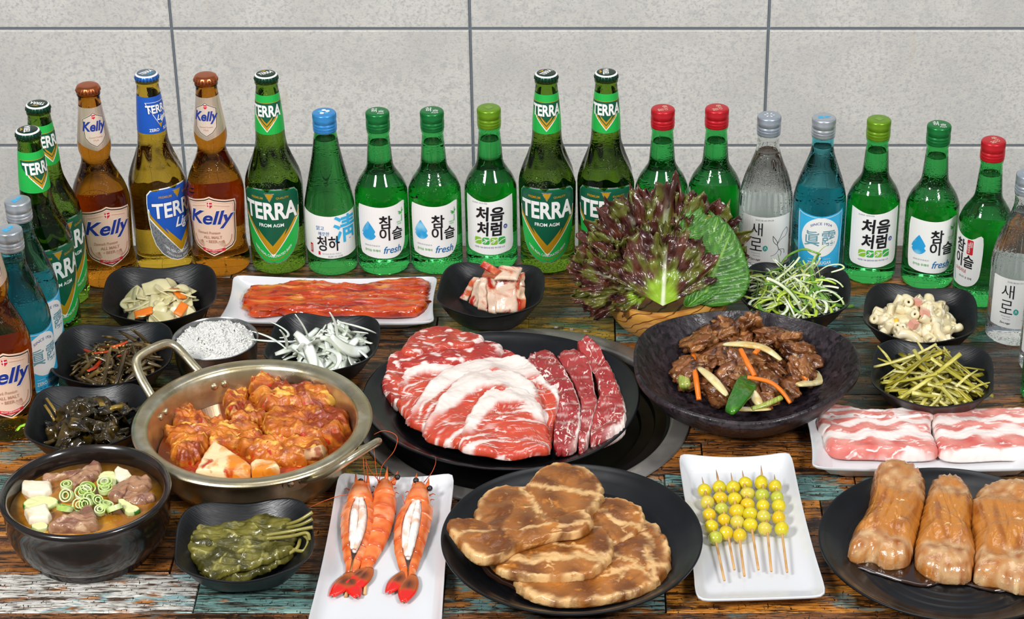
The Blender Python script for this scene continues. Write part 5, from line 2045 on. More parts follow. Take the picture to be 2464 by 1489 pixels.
# ------------------------------------------------------------------ soybean soup
M_soup = pm('soybean_broth', '9a5f14', .08, coat=1.0, over=[('c78a26', 22, .42, .62, 4, .8), ('5e300c', 14, .52, .68, 4, .6)], bump=.1, bscale=40)
o = MB().lathe([(40, Rb * .86), (53, Rb * .893), (54, Rb * .896), (54, Rb * .5), (54, 1)], 96, 0, True, True).build('soup', M_soup, None, soup_loc.copy())
tag(o, 'brown soybean broth in the black glazed bowl', 'soup', kind='stuff')
M_tofu = pm('white_tofu', 'ece0c8', .45, coat=.25, over=[('d9c196', 40, .55, .7, 4, .3)], bump=.15, bscale=200)
M_zuc = pm('zucchini', attr='Col', rough=.3, coat=.5, bump=.15, bscale=200)
M_smeat = pm('boiled_beef', 'a3795a', .4, coat=.5, over=[('7d5242', 40, .5, .62, 5, .8, (1, 3, 1)), ('d3b08c', 60, .6, .68, 4, 0)], bump=.7, bscale=140)
for ol, th, lb in [([(52, 1166), (124, 1168), (126, 1188), (108, 1198), (70, 1197), (52, 1186)], 7, 'tofu block floating highest at the left of the soup'),
                   ([(58, 1238), (112, 1222), (126, 1248), (118, 1260), (70, 1262)], 8, 'tofu block nearest to the front rim of the soup'),
                   ([(275, 1140), (284, 1132), (312, 1142), (322, 1158), (290, 1166), (276, 1160)], 7, 'tofu block at the back right of the soup')]:
    o = blob('tofu', ol, 54, th, M_tofu, rings=8, seg=60, amp=.3, fine=.2, edge=1.0, under=.6, smooth_in=False)
    tag(o, lb, 'tofu', 'tofu in the soybean soup')
for ol, lb in [([(54, 1218), (70, 1202), (100, 1196), (130, 1200), (143, 1210), (120, 1224), (85, 1232)], 'zucchini half-slice between the two left tofu blocks'),
               ([(283, 1204), (300, 1206), (325, 1220), (338, 1230), (310, 1238), (295, 1226)], 'dark green zucchini slice at the right of the soup'),
               ([(236, 1146), (262, 1136), (278, 1142), (280, 1170), (262, 1176), (246, 1166)], 'zucchini slice behind the scallion rings'),
               ([(74, 1268), (95, 1260), (112, 1262), (116, 1272), (92, 1277)], 'small zucchini slice at the front rim of the soup')]:
    o = blob('zucchini_slice', ol, 56, 3, M_zuc, rings=10, seg=60, amp=.3, edge=1.5, under=1.0,
             col=lambda x, y, t, a: mixc(RED('dfe3a0'), RED('2f6b1d'), sstep(.86, .96, t) * (1 if sin(a) > -.3 else .3)))
    tag(o, lb, 'zucchini', 'zucchini in the soup')
for ol, z, th, lb in [([(165, 1160), (190, 1140), (215, 1125), (240, 1120), (246, 1140), (225, 1155), (195, 1168), (170, 1178)], 57, 6, 'boiled beef slice leaning behind the scallion rings'),
                      ([(262, 1200), (270, 1178), (300, 1160), (345, 1150), (365, 1160), (355, 1180), (310, 1185), (290, 1205)], 57, 6, 'boiled beef slice at the right, curling over'),
                      ([(285, 1192), (320, 1186), (372, 1196), (368, 1206), (330, 1214), (295, 1206)], 55, 5, 'boiled beef slice lying flat near the right rim'),
                      ([(114, 1276), (150, 1255), (185, 1238), (220, 1220), (232, 1250), (234, 1272), (190, 1278), (140, 1278)], 57, 7, 'largest boiled beef slice at the front of the soup'),
                      ([(105, 1150), (140, 1140), (190, 1130), (200, 1138), (150, 1152), (110, 1158)], 55, 4, 'pale boiled beef strip at the back of the soup')]:
    o = blob('beef_slice', ol, z, th, M_smeat, rings=14, seg=80, amp=2.2, freq=.1, fine=.6, edge=3, under=.5, seed=ol[0][0], rough_edge=3)
    tag(o, lb, 'meat', 'beef in the soybean soup')
M_sca = [pm('scallion_ring_a', 'c4d98a', .3, coat=.4, over=[('e6edc6', 80, .45, .6, 3, 0)]), pm('scallion_ring_b', '9fc054', .3, coat=.4, over=[('cfe09a', 80, .45, .6, 3, 0)])]
RL = ['largest upright-facing scallion ring, left of the stacked pair', 'scallion ring right behind the largest one', 'upper scallion ring of the stacked pair by the zucchini', 'lower scallion ring of the stacked pair by the zucchini',
      'tilted scallion ring between tofu and largest ring', 'thin open scallion ring above the left zucchini slice', 'flat scallion ring leaning on the back beef slice', 'thin scallion ring below the largest ring, standing on edge',
      'scallion ring half under the one standing on edge', 'small thick scallion ring at the middle right', 'scallion ring just above the large front beef slice', 'thin open scallion ring beside the dark green zucchini slice',
      'small scallion ring touching the front beef slice', 'scallion ring at the very centre of the cluster']
for i, (x, y, r, tx, ty_) in enumerate([(200, 1186, 21, .3, .1), (210, 1176, 20, .2, .3), (252, 1162, 19, .15, 0), (254, 1176, 18, .1, 0), (160, 1192, 17, .8, -.4), (156, 1222, 20, -.5, .2), (160, 1168, 15, .1, 0),
                                        (190, 1214, 17, .9, .5), (206, 1212, 16, 1.0, -.3), (234, 1204, 14, .5, .6), (255, 1215, 18, -.2, .3), (275, 1222, 19, -.5, -.4), (240, 1228, 14, .3, .2), (215, 1200, 17, .2, .4)]):
    s2 = S(x, y, 60)
    R_ = r / s2
    m = MB()
    hh = 2.6
    m.lathe([(-hh, R_ - 1.3), (-hh, R_ - .2), (0, R_), (hh, R_ - .2), (hh, R_ - 1.3), (0, R_ - 1.5)], 28, 0, False, False)
    k0 = len(m.v)
    m.lathe([(-hh, R_ * .55 - 1.1), (-hh, R_ * .55), (hh, R_ * .55), (hh, R_ * .55 - 1.1)], 24, 0, False, False)
    # close both rings
    m.f += [((5 * 28 + k), (5 * 28 + (k + 1) % 28), (k + 1) % 28, k) for k in range(28)]
    m.m += [0] * 28
    o = m.build('scallion_ring', M_sca[i % 2], None, P(x, y, 60 + i % 3), (tx, ty_, 0), sharp=50)
    tag(o, RL[i], 'scallion', 'scallion rings on the soup')

# ------------------------------------------------------------------ rice (nobody could count the grains)
M_rice = pm('cooked_rice', 'd9d6d0', .4, coat=.15, sss=.15, hue=.05)
bmr = MB()
rr_ = random.Random(3)
cxr, cyr = rb.location.x, rb.location.y
bmr.lathe([(20, Rr * .84), (43, Rr * .90), (48, Rr * .72), (53, Rr * .38), (54, 1)], 40, 0, True, True)
grain = []
bmm = bmesh.new()
bmesh.ops.create_uvsphere(bmm, u_segments=6, v_segments=4, radius=1)
gv = [v.co.copy() for v in bmm.verts]
gf = [tuple(v.index for v in f.verts) for f in bmm.faces]
bmm.free()
for k in range(2000):
    r = Rr * .88 * math.sqrt(rr_.random())
    a = rr_.uniform(0, 2 * pi)
    f = r / (Rr * .88)
    x, y = r * cos(a), r * sin(a)
    z = 42 + 14 * (1 - f ** 2) + 4.5 * nz(x, y, 2, .09) + rr_.uniform(-.8, 1.4)
    M3 = Matrix.Rotation(rr_.uniform(0, pi), 3, 'Z') @ Matrix.Rotation(rr_.uniform(-.8, .8), 3, 'Y')
    bmr.add([tuple(M3 @ Vector((g.x * 1.35, g.y * 1.3, g.z * 3.3)).zxy.xyz + Vector((x, y, z))) for g in gv], gf)
o = bmr.build('steamed_rice', M_rice, None, Vector((cxr, cyr, TZ)))
tag(o, 'steamed white rice heaped in the steel bowl', 'rice', kind='stuff')
# ------------------------------------------------------------------ side dishes
rn = random.Random(21)


def BW(nm):
    o, w2 = BOWLS[nm]
    return (o.location.x, o.location.y, w2, 3.3, [(0, 6.5), (.5, 8), (.66, 15), (.78, 24), (.90, 34), (.965, 40), (1.0, 41)])


UP = 'side dish heaps'


def sheet(name, mat_, pts, th, seed=0, wave=.8, square=False):
    """thin curved slice: outline in mm, slightly wavy"""
    q = resample([p + (0,) for p in pts] if square else catmull([p + (0,) for p in pts], 4), 36)
    vs, fs = [], []
    for side in (1, -1):
        for t in (1.0, .9, .5, .05):
            for p in q:
                x, y = p.x * t, p.y * t
                z = wave * 2 * nz(x, y, seed, .06) + side * th / 2 * (1 if t < .95 else .45)
                vs.append((x, y, z))
    n = 36
    for r in range(3):
        for k in range(n):
            k2 = (k + 1) % n
            fs.append((r * n + k, r * n + k2, (r + 1) * n + k2, (r + 1) * n + k))
            b = 4 * n
            fs.append((b + r * n + k2, b + r * n + k, b + (r + 1) * n + k, b + (r + 1) * n + k2))
    for k in range(n):
        k2 = (k + 1) % n
        fs.append((k2, k, 4 * n + k, 4 * n + k2))
    fs.append(tuple(range(3 * n, 4 * n)))
    fs.append(tuple(reversed(range(7 * n, 8 * n))))
    return MB().add(vs, fs).build(name, mat_)


# --- radish
M_rad = pm('pickled_radish', 'd9cfa2', .3, coat=.4, over=[('c9bd84', 40, .45, .7, 3, .4)], sss=.1, hue=.12)
M_car = pm('carrot', 'e8791a', .3, coat=.4, over=[('d9650f', 60, .5, .7, 3, 0)])
cx, cy_, w2 = bowl_c('radish')
protos = [sheet('radish_slice', M_rad, [(-14, -9), (0, -12), (15, -8), (14, 8), (2, 12), (-13, 9)], 2.0, 1, 1.2, True),
          sheet('radish_slice', M_rad, [(-16, -4), (-4, -9), (14, -7), (17, 3), (2, 9), (-12, 7)], 1.8, 2, 1.4),
          sheet('radish_slice', M_rad, [(-12, -10), (12, -11), (14, 9), (-2, 12), (-13, 6)], 1.8, 3, 1.0, True)]
for q_, t_ in zip(protos, ('squarish', 'long', 'fan-shaped')):
    q_['look'] = t_
scatter(protos, cx, cy_ - .001, w2 * .60, 20, 22, 48, ('pickled radish slice', 'the radish heap'), 'radish', 'pickled radish slices', rn, tilt=.5, zj=8, sc=(.95, 1.25), bowl=BW('radish'))
carp = [sheet('carrot_slice', M_car, [(-11, -5), (10, -6), (12, 5), (-10, 6)], 3.0, 5, .6, True)]
for i, (px, py, lb) in enumerate([(345, 752, 'orange carrot slice at the front left of the pickled radish'), (436, 744, 'orange carrot slice at the front right of the pickled radish'),
                                  (430, 706, 'carrot slice poking out between the middle radish slices')]):
    o = carp[0] if i == 0 else clone(carp[0])
    put(o, px, py, onm(px, py, cx, cy_ - .001, w2 * .6, 20, 22, 5), (.3, -.2, .3 + i))
    tag(o, lb, 'carrot', 'carrots among the pickled radish')

# --- anchovy
M_anc = pm('stir_fried_anchovy', '5d4a26', .3, coat=.5, over=[('33260f', 50, .45, .62, 4, .4, (1, 4, 4)), ('8a7340', 70, .58, .7, 3, 0)], hue=.35)
M_pep = pm('red_pepper_strip', 'b3320f', .25, coat=.6, over=[('d0561a', 40, .5, .7, 3, 0)])
cx, cy_, w2 = bowl_c('anchovy')
protos = [strand_mesh('dried_anchovy', M_anc, 40, 5.5, 3.4, b, 0, .9, k) for k, b in enumerate((.4, .9, -.5, .1, -1.0))]
scatter(protos, cx + .002, cy_ + .001, w2 * .62, 22, 20, 130, ('glazed anchovy', 'the anchovy tangle'), 'anchovy', 'stir-fried anchovies', rn, tilt=.55, zj=9, sc=(.9, 1.3), bowl=BW('anchovy'))
pp = [strand_mesh('pepper_strip', M_pep, 30, 6, 2, .7, 0, .8, 3)]
for i, (px, py, yw) in enumerate([(255, 845, .6), (278, 832, .1), (232, 880, 1.1), (300, 850, 1.3), (225, 850, 2.4), (318, 835, .3)]):
    o = pp[0] if i == 0 else clone(pp[0])
    put(o, px, py, onm(px, py, cx + .002, cy_ + .001, w2 * .62, 22, 20, 2), (rn.uniform(-.3, .3), rn.uniform(-.3, .3), yw))
    tag(o, 'red pepper strip glistening among the stir-fried anchovies', 'pepper', 'pepper strips in the anchovy stir-fry')
sd = MB()
for k in range(90):
    r = w2 * .6 * math.sqrt(rn.random())
    a = rn.uniform(0, 6.28)
    x, y, z = r * cos(a), r * sin(a), 22 + 22 * (1 - (r / (w2 * .6)) ** 2) + rn.uniform(-2, 3)
    sd.tube([(x - 1.2, y, z), (x, y + .3, z + .3), (x + 1.2, y, z)], [.4, .95, .3], 5)
o = sd.build('sesame_seeds', pm('sesame', 'd9b768', .4), None, Vector((cx, cy_ - .002, TZ)))
tag(o, 'sesame seeds sprinkled over the stir-fried anchovies', 'seeds', kind='stuff')

# --- soy-pickled greens
M_gre = pm('soy_greens', '2e230a', .2, coat=.5, over=[('5a4512', 30, .5, .66, 4, .8), ('120d05', 40, .5, .62, 4, 0)], bump=.6, bscale=90)
M_gst = pm('soy_stems', '8a6f24', .2, coat=.7, over=[('6a4f18', 60, .5, .7, 3, 0)])
cx, cy_, w2 = bowl_c('greens')


def ribbon(name, mat_, L, W, seed, wav=4.0, nn=22):
    vs, fs = [], []
    for i in range(nn + 1):
        t = i / nn
        for j in range(9):
            u = (j - 4) / 4
            x = (t - .5) * L
            ww = W / 2 * (sin(pi * min(.98, .05 + .9 * t)) ** .5)
            vs.append((x, u * ww, wav * 2 * nz(x, u * W, seed, .07) + 1.2 * nz(x, u * W, seed, .3) - 3.0 * u * u))
    for i in range(nn):
        for j in range(8):
            fs.append((i * 9 + j, i * 9 + j + 1, (i + 1) * 9 + j + 1, (i + 1) * 9 + j)[::-1])
    o = MB().add(vs, fs).build(name, mat_)
    sm = o.modifiers.new('thick', 'SOLIDIFY')
    sm.thickness = .0008
    return o


protos = [ribbon('pickled_green_leaf', M_gre, 62, 24, k, 5) for k in range(5)]
scatter(protos, cx + .004, cy_ - .001, w2 * .54, 14, 18, 34, ('glossy soy-pickled leaf', 'the dark greens'), 'greens', 'soy-pickled leaves', rn, tilt=.4, zj=6, sc=(.75, 1.05), bowl=BW('greens'))
for i, (x0, y0, x1, y1, lb) in enumerate([(112, 958, 140, 1000, 'thin pickled stem leaning on the left wall of the greens bowl'), (108, 974, 132, 1012, 'pickled stem crossing under the other at the left of the greens'),
                                          (240, 962, 254, 990, 'short thick yellowish stem on top of the dark greens'), (256, 985, 296, 976, 'flat yellowish stem at the right of the dark greens')]):
    a_, b_ = P(x0, y0, 42), P(x1, y1, 34 if i < 2 else 42)
    c_ = (a_ + b_) / 2
    o = MB().tube([tuple((a_ - c_) * 1000), (0, 0, .8), tuple((b_ - c_) * 1000)], 1.7 if i < 2 else 3.6, 8, flat=.5).build('pickled_stalk', M_gst, None, c_)
    tag(o, lb, 'stalk', 'stalks in the soy greens')

# --- onion
M_oni = pm('raw_onion', 'e6ebde', .25, coat=.4, over=[('d3ddbf', 30, .5, .72, 3, .5), ('f5f6f2', 60, .5, .7, 3, 0)], sss=.2, alpha=1.0)
cx, cy_, w2 = bowl_c('onion')
protos = [strand_mesh('onion_slice', M_oni, 52, w_, 2.4, b, 0, .6, k, 14) for k, (b, w_) in enumerate(((1.7, 9), (1.2, 12), (2.2, 8), (.8, 12), (-1.5, 9)))]
scatter(protos, cx + .010, cy_ - .002, w2 * .60, 24, 20, 75, ('raw onion slice', 'the white onion heap'), 'onion', 'raw onion slices', rn, tilt=.6, zj=12, sc=(.9, 1.25), bowl=BW('onion'))
thin = [strand_mesh('onion_slice', M_oni, 60, 3.6, 2.0, b, 0, .4, k, 14) for k, b in enumerate((.7, 2.2))]
for i, (k, px, py, z, rot) in enumerate([(0, 655, 815, 46, (.2, 0, 2.4)), (0, 660, 822, 44, (0, .2, .25)), (1, 692, 800, 48, (.4, .1, 1.9)), (0, 690, 822, 50, (.1, 1.0, 1.6)), (0, 810, 790, 58, (0, 1.2, 1.5)), (0, 735, 795, 56, (.3, 1.1, 1.2))]):
    o = clone(thin[k]) if i not in (0, 2) else thin[k]
    put(o, px, py, z, rot)
    tag(o, ['thin onion strip reaching over the bowl rim towards the rice', 'thin onion strip crossing another beside the rice bowl', 'looped thin onion strip at the left of the onion heap',
            'onion strip standing up against the left of the heap', 'pointed onion piece standing highest on the heap', 'pointed onion piece standing left of the highest'][i], 'onion', 'raw onion slices')

# --- kimchi
M_kim = pm('kimchi', 'e6c7ae', .25, coat=.6, over=[('d2623a', 26, .50, .62, 5, .8, (1, 1, 2)), ('b3200c', 40, .57, .64, 5, .8), ('f1dccb', 50, .62, .7, 3, 0)], bump=.5, bscale=120)
M_kimr = pm('kimchi_red', 'cf6a44', .22, coat=.7, over=[('b0260f', 30, .46, .60, 5, .8), ('ecc4a4', 40, .60, .68, 4, .5)], bump=.5, bscale=120)
cx, cy_, w2 = bowl_c('kimchi')
for i, (cn, lb) in enumerate([
    ([(1192, 752, 13), (1246, 752, 13), (1242, 668, 52), (1190, 664, 52)], 'broad pale kimchi leaf facing forward'),
    ([(1246, 752, 13), (1262, 742, 15), (1262, 655, 54), (1242, 665, 54)], 'red kimchi strip at the right side of the stack'),
    ([(1174, 752, 11), (1194, 755, 11), (1193, 662, 54), (1172, 664, 52)], 'kimchi strip next to the broad pale leaf, on its left'),
    ([(1150, 744, 11), (1172, 751, 11), (1176, 664, 50), (1156, 668, 48)], 'kimchi strip second to the left of the broad leaf'),
    ([(1128, 730, 11), (1150, 740, 11), (1166, 667, 46), (1148, 670, 44)], 'kimchi strip third to the left of the broad leaf'),
    ([(1106, 717, 14), (1126, 725, 12), (1152, 668, 44), (1138, 666, 42)], 'outermost kimchi strip leaning on the left'),
    ([(1180, 690, 40), (1262, 690, 40), (1260, 655, 54), (1178, 655, 54)], 'kimchi leaf filling the middle of the stack'),
    ([(1188, 672, 56), (1244, 672, 56), (1256, 644, 59), (1200, 642, 59)], 'pale kimchi leaf folded over the top of the stack'),
    ([(1158, 664, 50), (1196, 672, 56), (1210, 648, 58), (1168, 644, 52)], 'red kimchi leaf lying on top at the left'),
    ([(1152, 640, 66), (1164, 628, 70), (1206, 652, 62), (1190, 664, 60)], 'curled red kimchi tip poking up above the stack'),
]):
    Wc = [P(*q) for q in cn]
    c_ = sum(Wc, Vector()) / 4
    q_ = [(p - c_) * 1000 for p in Wc]
    nrm = (q_[1] - q_[0]).cross(q_[3] - q_[0]).normalized()
    vs, fs = [], []
    nu, nv = 12, 16
    for sd_ in (1, -1):
        for a_ in range(nu + 1):
            for b_ in range(nv + 1):
                u, v = a_ / nu, b_ / nv
                p = q_[0] * (1 - u) * (1 - v) + q_[1] * u * (1 - v) + q_[2] * u * v + q_[3] * (1 - u) * v
                ed = min(u, 1 - u, v, 1 - v)
                p = p + nrm * (sd_ * (2.6 if ed > .01 else .8) + 2.2 * nz(p.x, p.y, p.z + i * 9, .09) + .5 * nz(p.x, p.z, i, .4)) + Vector((1.5 * nz(p.z, i, 2, .15), 0, 0))
                vs.append(tuple(p))
    n1 = (nu + 1) * (nv + 1)
    for a_ in range(nu):
        for b_ in range(nv):
            k = a_ * (nv + 1) + b_
            fs.append((k, k + nv + 1, k + nv + 2, k + 1))
            fs.append((n1 + k, n1 + k + 1, n1 + k + nv + 2, n1 + k + nv + 1))
    rim_ = [a_ * (nv + 1) for a_ in range(nu + 1)] + [nu * (nv + 1) + b_ for b_ in range(1, nv + 1)] + [a_ * (nv + 1) + nv for a_ in range(nu - 1, -1, -1)] + [b_ for b_ in range(nv - 1, 0, -1)]
    for k in range(len(rim_)):
        a_, b_ = rim_[k], rim_[(k + 1) % len(rim_)]
        fs.append((b_, a_, n1 + a_, n1 + b_))
    o = MB().add(vs, fs).build('kimchi_leaf', M_kim if i not in (1, 9, 8) else M_kimr, None, c_)
    tag(o, lb, 'kimchi', 'kimchi stack')

# --- shredded scallion
M_scs = [pm('scallion_%s' % n, c, .28, coat=.3, over=[(c2, 40, .45, .65, 3, .5)], hue=.12) for n, c, c2 in
         (('pale', 'dbe6b4', 'eef2dc'), ('lime', 'b3cf3c', 'd6e27a'), ('green', '5f9130', '8fb858'), ('white', 'e6ecd6', 'c6da92'))]
cx, cy_, w2 = bowl_c('scallion')
protos = [strand_mesh('scallion_shred', M_scs[k % 4], 84 + 8 * (k % 3), (3.6, 2.7, 4.6)[k % 3], .9, b, 0, 2.6, k, 18, False) for k, b in enumerate((1.6, 3.2, -2.6, 4.0, 1.0, -3.4, 2.4, 4.6))]
for k, q_ in enumerate(protos):
    q_['look'] = ('pale', 'lime', 'green', 'white')[k % 4]
scatter(protos, cx - .006, cy_ + .000, w2 * .58, 26, 22, 170, ('scallion shred', 'the scallion tangle'), 'scallion', 'scallion shreds', rn, tilt=.6, zj=16, sc=(.7, 1.1), bowl=BW('scallion'))
for i, (pts, m, lb) in enumerate([([(1870, 660, 50), (1890, 620, 70), (1930, 600, 85), (1955, 605, 88), (1975, 612, 84)], 2, 'long green scallion shred arching high above the bowl'),
                                  ([(1955, 650, 52), (1960, 620, 72), (1975, 600, 85), (1988, 590, 92)], 0, 'pale scallion shred sticking straight up at the right'),
                                  ([(1880, 660, 50), (1875, 625, 70), (1872, 612, 78)], 2, 'short green scallion tip sticking up at the left'),
                                  ([(1960, 660, 48), (1990, 640, 58), (2020, 636, 60), (2030, 645, 58), (2000, 655, 52)], 3, 'looped pale scallion shred at the right rim of its bowl'),
                                  ([(1950, 690, 44), (1980, 720, 40), (2010, 726, 42), (2028, 716, 46)], 0, 'pale scallion shred hanging towards the lower right rim')]):
    W = [P(*q) for q in pts]
    c_ = sum(W, Vector()) / len(W)
    pp_ = catmull([tuple((q - c_) * 1000) for q in W], 5, False)
    o = MB().tube(pp_, [1.5 - .9 * abs(k / len(pp_) - .4) for k in range(len(pp_))], 6, flat=.4).build('scallion_shred', M_scs[m], None, c_)
    tag(o, lb, 'scallion', 'scallion shreds')

# --- macaroni salad
M_mac = pm('macaroni', 'e2d2a8', .25, coat=.4, over=[('ecdfc0', 40, .45, .65, 3, .4), ('d8c594', 60, .62, .72, 3, 0)], bump=.25, bscale=90, sss=.12)
M_ham = pm('ham_cube', 'e3a08c', .35, coat=.3, over=[('edbba8', 60, .5, .7, 2, 0)])
M_corn = pm('corn_kernel', 'e6b21f', .25, coat=.5)
cx, cy_, w2 = bowl_c('macaroni')
protos = []
for k, b in enumerate((2.4, 1.9, 2.9)):
    L = 26
    pts = []
    for i in range(13):
        a = b * (i / 12 - .5)
        pts.append((L / b * sin(a), L / b * (1 - cos(a)), 0))
    m = MB()
    m.tube(pts, 4.6, 12, cap=False)
    inner = MB().tube(pts, 1.3, 12, cap=False)
    m.add(inner.v, [tuple(reversed(f)) for f in inner.f])
    n0 = 13 * 12
    for e in (0, 12):
        for j in range(12):
            j2 = (j + 1) % 12
            f = (e * 12 + j, e * 12 + j2, n0 + e * 12 + j2, n0 + e * 12 + j)
            m.f.append(f if e else f[::-1])
            m.m.append(0)
    protos.append(m.build('macaroni', M_mac))
scatter(protos, cx - .001, cy_ - .002, w2 * .66, 26, 23, 95, ('elbow macaroni', 'the creamy salad'), 'macaroni', 'macaroni in the salad', rn, tilt=1.0, zj=7, sc=(1.0, 1.3), bowl=BW('macaroni'))
cr = [lump('salad_dressing', M_mac, w2 * .56, w2 * .54, 17, 4, .12, 3.5, 4)]
cr[0].location = (cx - .001, cy_ - .002, TZ + .028)
tag(cr[0], 'thick white dressing binding the macaroni salad', 'dressing', kind='stuff')
bx = MB().box(-4.5, 4.5, -4.5, 4.5, -4, 4).build('ham_cube', M_ham, smooth=False)
for i, (px, py) in enumerate([(2210, 712), (2198, 780), (2205, 728), (2225, 752)]):
    o = bx if i == 0 else clone(bx)
    put(o, px, py, onm(px, py, cx - .001, cy_ - .002, w2 * .66, 26, 23, 5), (rn.uniform(-.4, .4), rn.uniform(-.4, .4), rn.uniform(0, 1.5)))
    tag(o, ['topmost pink ham cube in the macaroni salad', 'pink ham cube nearest to the front of the macaroni salad', 'pink ham cube just below the topmost one', 'pink ham cube at the middle of the macaroni salad'][i], 'ham', 'ham cubes in the salad')
ck = lump('corn_kernel', M_corn, 3.8, 3.0, 2.6, 2, .08, 1, 2)
for i, (px, py) in enumerate([(2122, 738), (2140, 790), (2156, 772), (2250, 698), (2255, 710), (2276, 750), (2160, 730), (2310, 742)]):
    o = ck if i == 0 else clone(ck)
    put(o, px, py, onm(px, py, cx - .001, cy_ - .002, w2 * .66, 26, 23, 4), (rn.uniform(-1, 1), rn.uniform(-1, 1), rn.uniform(0, 3)))
    tag(o, 'yellow corn kernel showing through the dressing of the salad', 'corn', 'corn kernels in the salad')

# --- garlic stems
M_gs = [pm('pickled_stem_%s' % n, c, .3, coat=.35, over=[(c2, 40, .45, .65, 3, .5, (1, 3, 3))], hue=.15) for n, c, c2 in (('a', 'aca33c', 'd3ca78'), ('b', 'c8bd66', 'e3dba0'), ('c', '94881f', 'b8ab3a'))]
cx, cy_, w2 = bowl_c('stems')
protos = [strand_mesh('garlic_scape', M_gs[k % 3], 56 + 6 * (k % 4), (4.4, 3.4, 5.4)[k % 3], 2.0, b, 0, .5, k, 8, False) for k, b in enumerate((.1, .5, -.4, .2, -.7, .9))]
for k, q_ in enumerate(protos):
    q_['look'] = ('olive', 'pale', 'dark olive')[k % 3]
scatter(protos, cx, cy_ - .002, w2 * .52, 24, 21, 130, ('pickled garlic scape', 'the olive heap'), 'garlic scape', 'pickled garlic scapes', rn, tilt=.35, zj=12, sc=(.9, 1.25), bowl=BW('stems'),
        yawf=lambda x, y, r: r.gauss(-.35, .65))
for i, (a_, b_, lb) in enumerate([((2112, 832, 52), (2150, 880, 40), 'long stem leaning on the upper left rim of its bowl'), ((2205, 818, 56), (2232, 865, 42), 'stem tip reaching above the far rim of its bowl'),
                                  ((2112, 862, 48), (2165, 890, 38), 'stem leaning on the left rim below the longest one'), ((2382, 920, 42), (2330, 940, 34), 'thin stem tail pointing at the lower right rim'),
                                  ((2352, 890, 46), (2300, 930, 40), 'stem slanting against the right inner wall')]):
    W = [P(*a_), P(*b_)]
    c_ = (W[0] + W[1]) / 2
    o = MB().tube([tuple((W[0] - c_) * 1000), (0, .8, 1.5), tuple((W[1] - c_) * 1000)], [1.0, 2.0, 2.1], 6, flat=.6).build('garlic_scape', M_gs[i % 3], None, c_)
    tag(o, lb, 'garlic scape', 'pickled garlic scapes')

# --- pickled perilla
M_per = pm('pickled_perilla', attr='Col', rough=.32, coat=.4, over=[('3b380e', 22, .48, .60, 6, 1.0), ('8d8444', 50, .6, .7, 4, 0)], bump=.4, bscale=130)
M_pst = pm('perilla_stem', '8d8440', .35, coat=.4, over=[('6d6428', 60, .5, .7, 3, 0)])
PV = [((700, 1290), (470, 1345)), ((600, 1306), (560, 1380)), ((640, 1300), (620, 1370)), ((560, 1316), (500, 1375)), ((660, 1297), (670, 1350)), ((520, 1330), (465, 1320)), ((600, 1306), (540, 1275)), ((650, 1300), (610, 1262)),
      ((480, 1340), (510, 1378)), ((530, 1325), (490, 1290))]


def veins(z, c):
    out = []
    for a_, b_ in PV:
        A, B = P(*a_, z), P(*b_, z)
        out.append((Vector(((A.x - c.x) * 1000, (A.y - c.y) * 1000)), Vector(((B.x - c.x) * 1000, (B.y - c.y) * 1000))))
    return out


for i, (ol, z, th, lb) in enumerate([
    ([(452, 1320), (500, 1290), (600, 1262), (700, 1275), (712, 1330), (660, 1362), (580, 1388), (500, 1384), (462, 1352)], 16, 5, 'lowest pickled perilla leaf, spread along the front of the bowl'),
    ([(455, 1290), (500, 1268), (580, 1258), (640, 1242), (690, 1250), (700, 1268), (640, 1290), (560, 1305), (480, 1322)], 25, 5, 'upper pickled perilla leaf folded along the back of the stack'),
    ([(448, 1300), (462, 1282), (520, 1290), (600, 1292), (700, 1270), (706, 1320), (650, 1350), (560, 1372), (505, 1382), (462, 1345)], 23, 5, 'topmost pickled perilla leaf showing its pale veins')]):
    c0 = sum([P(x, y, z) for x, y in ol], Vector()) / len(ol)
    VS = veins(z + 5, c0)

    def vd(x, y):
        best = 99
        p = Vector((x, y))
        for A, B in VS:
            t = max(0, min(1, (p - A).dot(B - A) / (B - A).length_squared))
            best = min(best, (A + (B - A) * t - p).length)
        return best + .5 * nz(x, y, 1, .2)
    o = blob('perilla_leaf', ol, z, th, M_per, rings=34, seg=150, amp=1.6, freq=.06, fine=.4, edge=3, rough_edge=2, seed=i,
             surf=lambda x, y, t: 1.4 * nz(x * .4, y * 1.6, 2, .12) * 2 + 1.3 * (1 - sstep(.3, 2.2, vd(x, y))) - .6 * sstep(2, 8, vd(x, y)) - .012 * max(0, -y) ** 1.6,
             col=lambda x, y, t, a: mixc(mixc(RED('77702e'), RED('514c18'), .5 + nz(x, y, 3, .1)), RED('a8a25c'), (1 - sstep(.3, 1.3, vd(x, y))) * .9))
    tag(o, lb, 'perilla', 'pickled perilla stack')
